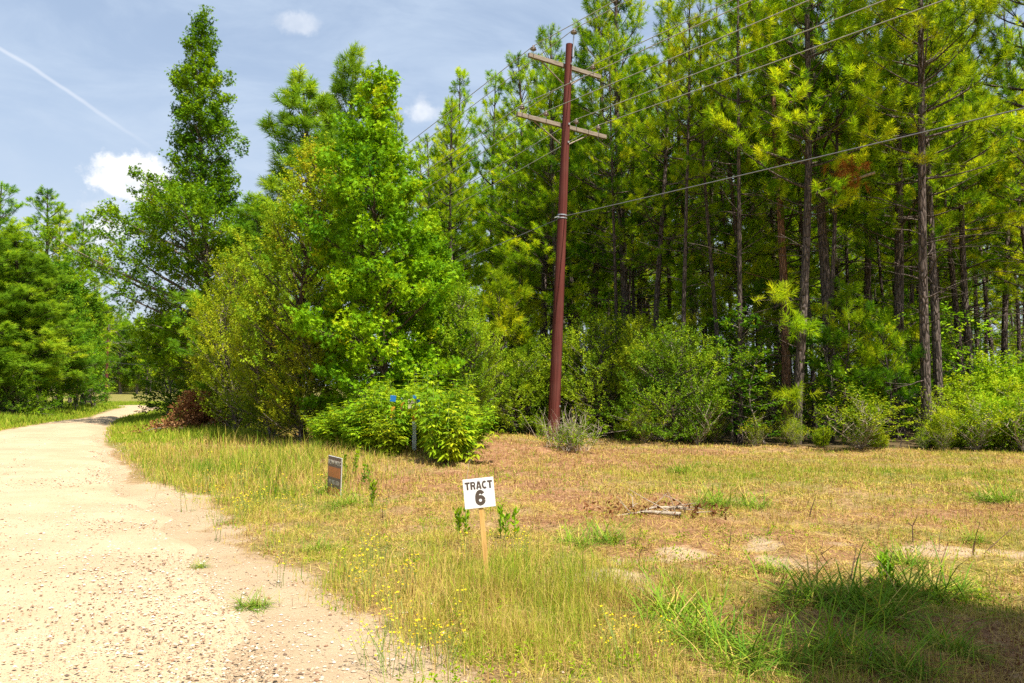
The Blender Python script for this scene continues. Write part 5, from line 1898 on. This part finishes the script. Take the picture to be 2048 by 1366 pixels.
ts = [tussock(1, .40, 190, .46, .009), tussock(2, .34, 160, .40, .0085), tussock(3, .42, 210, .50, .009)]
TUS = [(1640, 1200, 1.25, 'dark green tussock with long blades at the left tip of the big shadow'), (1740, 1205, 1.15, 'long-bladed tussock in the middle of the shadow'),
       (1830, 1185, 1.1, 'tussock in the shadow below the dark leafy weed'), (1760, 1235, 1.0, 'tussock just below the middle one in the shadow'),
       (1340, 1235, 1.0, 'bright tussock left of the shaded bare soil'), (1400, 1290, .9, 'tussock at the lower left of the shaded bare soil'),
       (1560, 1330, .9, 'tussock at the bottom of the picture under the shaded soil'), (1480, 1345, .85, 'tussock at the bottom left of the shade'),
       (1680, 1310, .85, 'tussock low in the shade right of centre'), (1900, 1300, .7, 'small tussock in the lower right shade'),
       (1545, 1140, .6, 'small green clump above the big shadow'), (1810, 1120, .7, 'pale green low clump in the sun above the shadow'),
       (1920, 1175, .6, 'small clump at the shadow edge on the right'), (1950, 1080, .6, 'small sunny clump near the right border'),
       (1430, 1010, 1.0, 'fresh green clump, left one on the mown strip'), (1500, 1008, 1.0, 'fresh green clump, right one on the mown strip'),
       (1360, 945, 1.0, 'pale green clump near the forest edge'), (1990, 1010, .9, 'green clump at the right border of the mown strip'),
       (700, 1010, .9, 'grass clump below the yard sign'), (500, 930, 1.3, 'tall grass clump on the verge left of the yard sign'), (655, 985, .9, 'grass clump at the foot of the yard sign'),
       (505, 1215, .45, 'small tuft alone on the sandy road edge'), (400, 1135, .3, 'tiny tuft on the gravel edge of the road'), (640, 1100, .5, 'small tuft where the sand meets the grass'),
       (1220, 1080, .9, 'soft grass clump right of the sign stake'), (1150, 1090, .9, 'soft grass clump between the stake and the bare sand'), (1800, 1345, .7, 'tussock at the bottom right of the shade')]
for i, (px, py, s, lab) in enumerate(TUS):
    o = ts[i % 3] if i < 3 else ts[i % 3].copy()
    if i >= 3:
        COL.objects.link(o)
    o.location = spot(px, py)
    o.rotation_euler = (0, 0, i * 1.7)
    o.scale = (s, s, s)
    tag(o, lab, 'grass clump', 'grass clumps on the clearing')


def low_weeds():
    """Small broad-leaved weeds and fallen leaves mixed into the mown ground."""
    rs = np.random.RandomState(404)
    for nm, n, key, size, lo in (('low_weeds', 4200, 'brush', .0125, True), ('leaf_litter', 9000, 'deadleaf', .011, False)):
        x, y = wedge(3.4, 22, 1.3, .70)(rs, n * 3)
        rd = road_dist(x, y)
        c = fbm(x, y, .55, 71 if lo else 75, 2)
        keep = (rs.rand(len(x)) < sstep(c, .5, .75) * (1 if lo else .8)) & (rd > .5) & (y < forest_edge_y(x))
        x, y = x[keep][:n], y[keep][:n]
        p = np.stack([x, y, terr(x, y) + rs.uniform(.0, .06 if lo else .03, len(x))], 1)
        mb = MB()
        leaves(mb, rs, p, unit(rs.randn(len(x), 3) * .4 + np.array([0, 0, .5])), np.full(len(x), .05), K=6 if lo else 3, size=size, tmpl=oval, spread=.03, tone=.30 if lo else .45, tvar=.25,
               droop=0 if lo else .2)
        tag(mb.build(nm, M[key]), 'small green broad-leaved weeds low in the grass' if lo else 'brown leaf litter scattered between the grass', 'weeds' if lo else 'leaf litter', kind='stuff')


low_weeds()


# wildflowers: thin stems with little yellow heads
def flower(seed):
    rs = np.random.RandomState(seed)
    r = empty('wildflower', (0, 0, 0))
    st, hd = MB(), MB()
    for s in range(4):
        H = rs.uniform(.2, .38)
        c = curve((rs.randn() * .03, rs.randn() * .03, 0), unit(np.array([rs.randn() * .2, rs.randn() * .2, 1])), H, 0, 5, rs, .06)
        st.tube(c, np.linspace(.0022, .0012, 5), 3, cap=False)
        for k in range(4):
            p = c[-1] if k == 0 else c[rs.randint(2, 5)] + rs.randn(3) * np.array([.03, .03, .015])
            if k:
                st.tube([c[2], p], .001, 3, cap=False)
            nrm_ = unit(np.array([rs.randn() * .3, rs.randn() * .3 - .3, 1]))
            u = unit(np.cross(nrm_, np.array([1.0, 0, 0]))); v = np.cross(nrm_, u)
            P = [p]
            for q in range(10):
                rr = .0105 if q % 2 == 0 else .005
                P.append(p + (u * math.cos(q * .628) + v * math.sin(q * .628)) * rr)
            hd.add(P, [[0, 1 + q, 1 + (q + 1) % 10] for q in range(10)], rs.rand())
    P = np.array([(rs.randn() * .03, rs.randn() * .03, rs.uniform(.02, .15)) for _ in range(8)])
    st.build('stem', M['stem'], r)
    hd.build('blossoms', M['petal'], r)
    return r


fl = [flower(1), flower(2), flower(3)]
rsl = np.random.RandomState(15)
FZ = [(500, 985, 70, 40, 18), (420, 1000, 90, 50, 10), (740, 1110, 100, 60, 8), (800, 1200, 110, 60, 8), (560, 1130, 60, 60, 4), (1050, 1110, 90, 30, 6), (930, 1290, 140, 50, 5), (620, 1000, 120, 50, 6), (780, 1330, 60, 30, 5), (230, 900, 10, 20, 3),
      (1250, 1330, 60, 25, 3)]
for cx_, cy_, rx2, ry2, n_ in FZ:
    for q in range(n_):
        px, py = cx_ + rsl.randn() * rx2 * .55, cy_ + rsl.randn() * ry2 * .55 + 15
        py = min(py, 1362)
        x, y = gnd(px, py)
        if road_dist(np.array([x]), np.array([y]))[0] < .3:
            continue
        c = copy_tree(fl[q % 3])
        s = rsl.uniform(.6, 1.0) * (1.0 + .02 * y)
        place(c, (x, y, tz(x, y)), rsl.rand() * 6.28, s, 'thin-stemmed yellow wildflower in the grass along the road', 'wildflower', 'yellow wildflowers in the grass')
for f_ in fl:
    hidden_base(f_)
for k_ in list(proto):
    hidden_base(proto[k_])
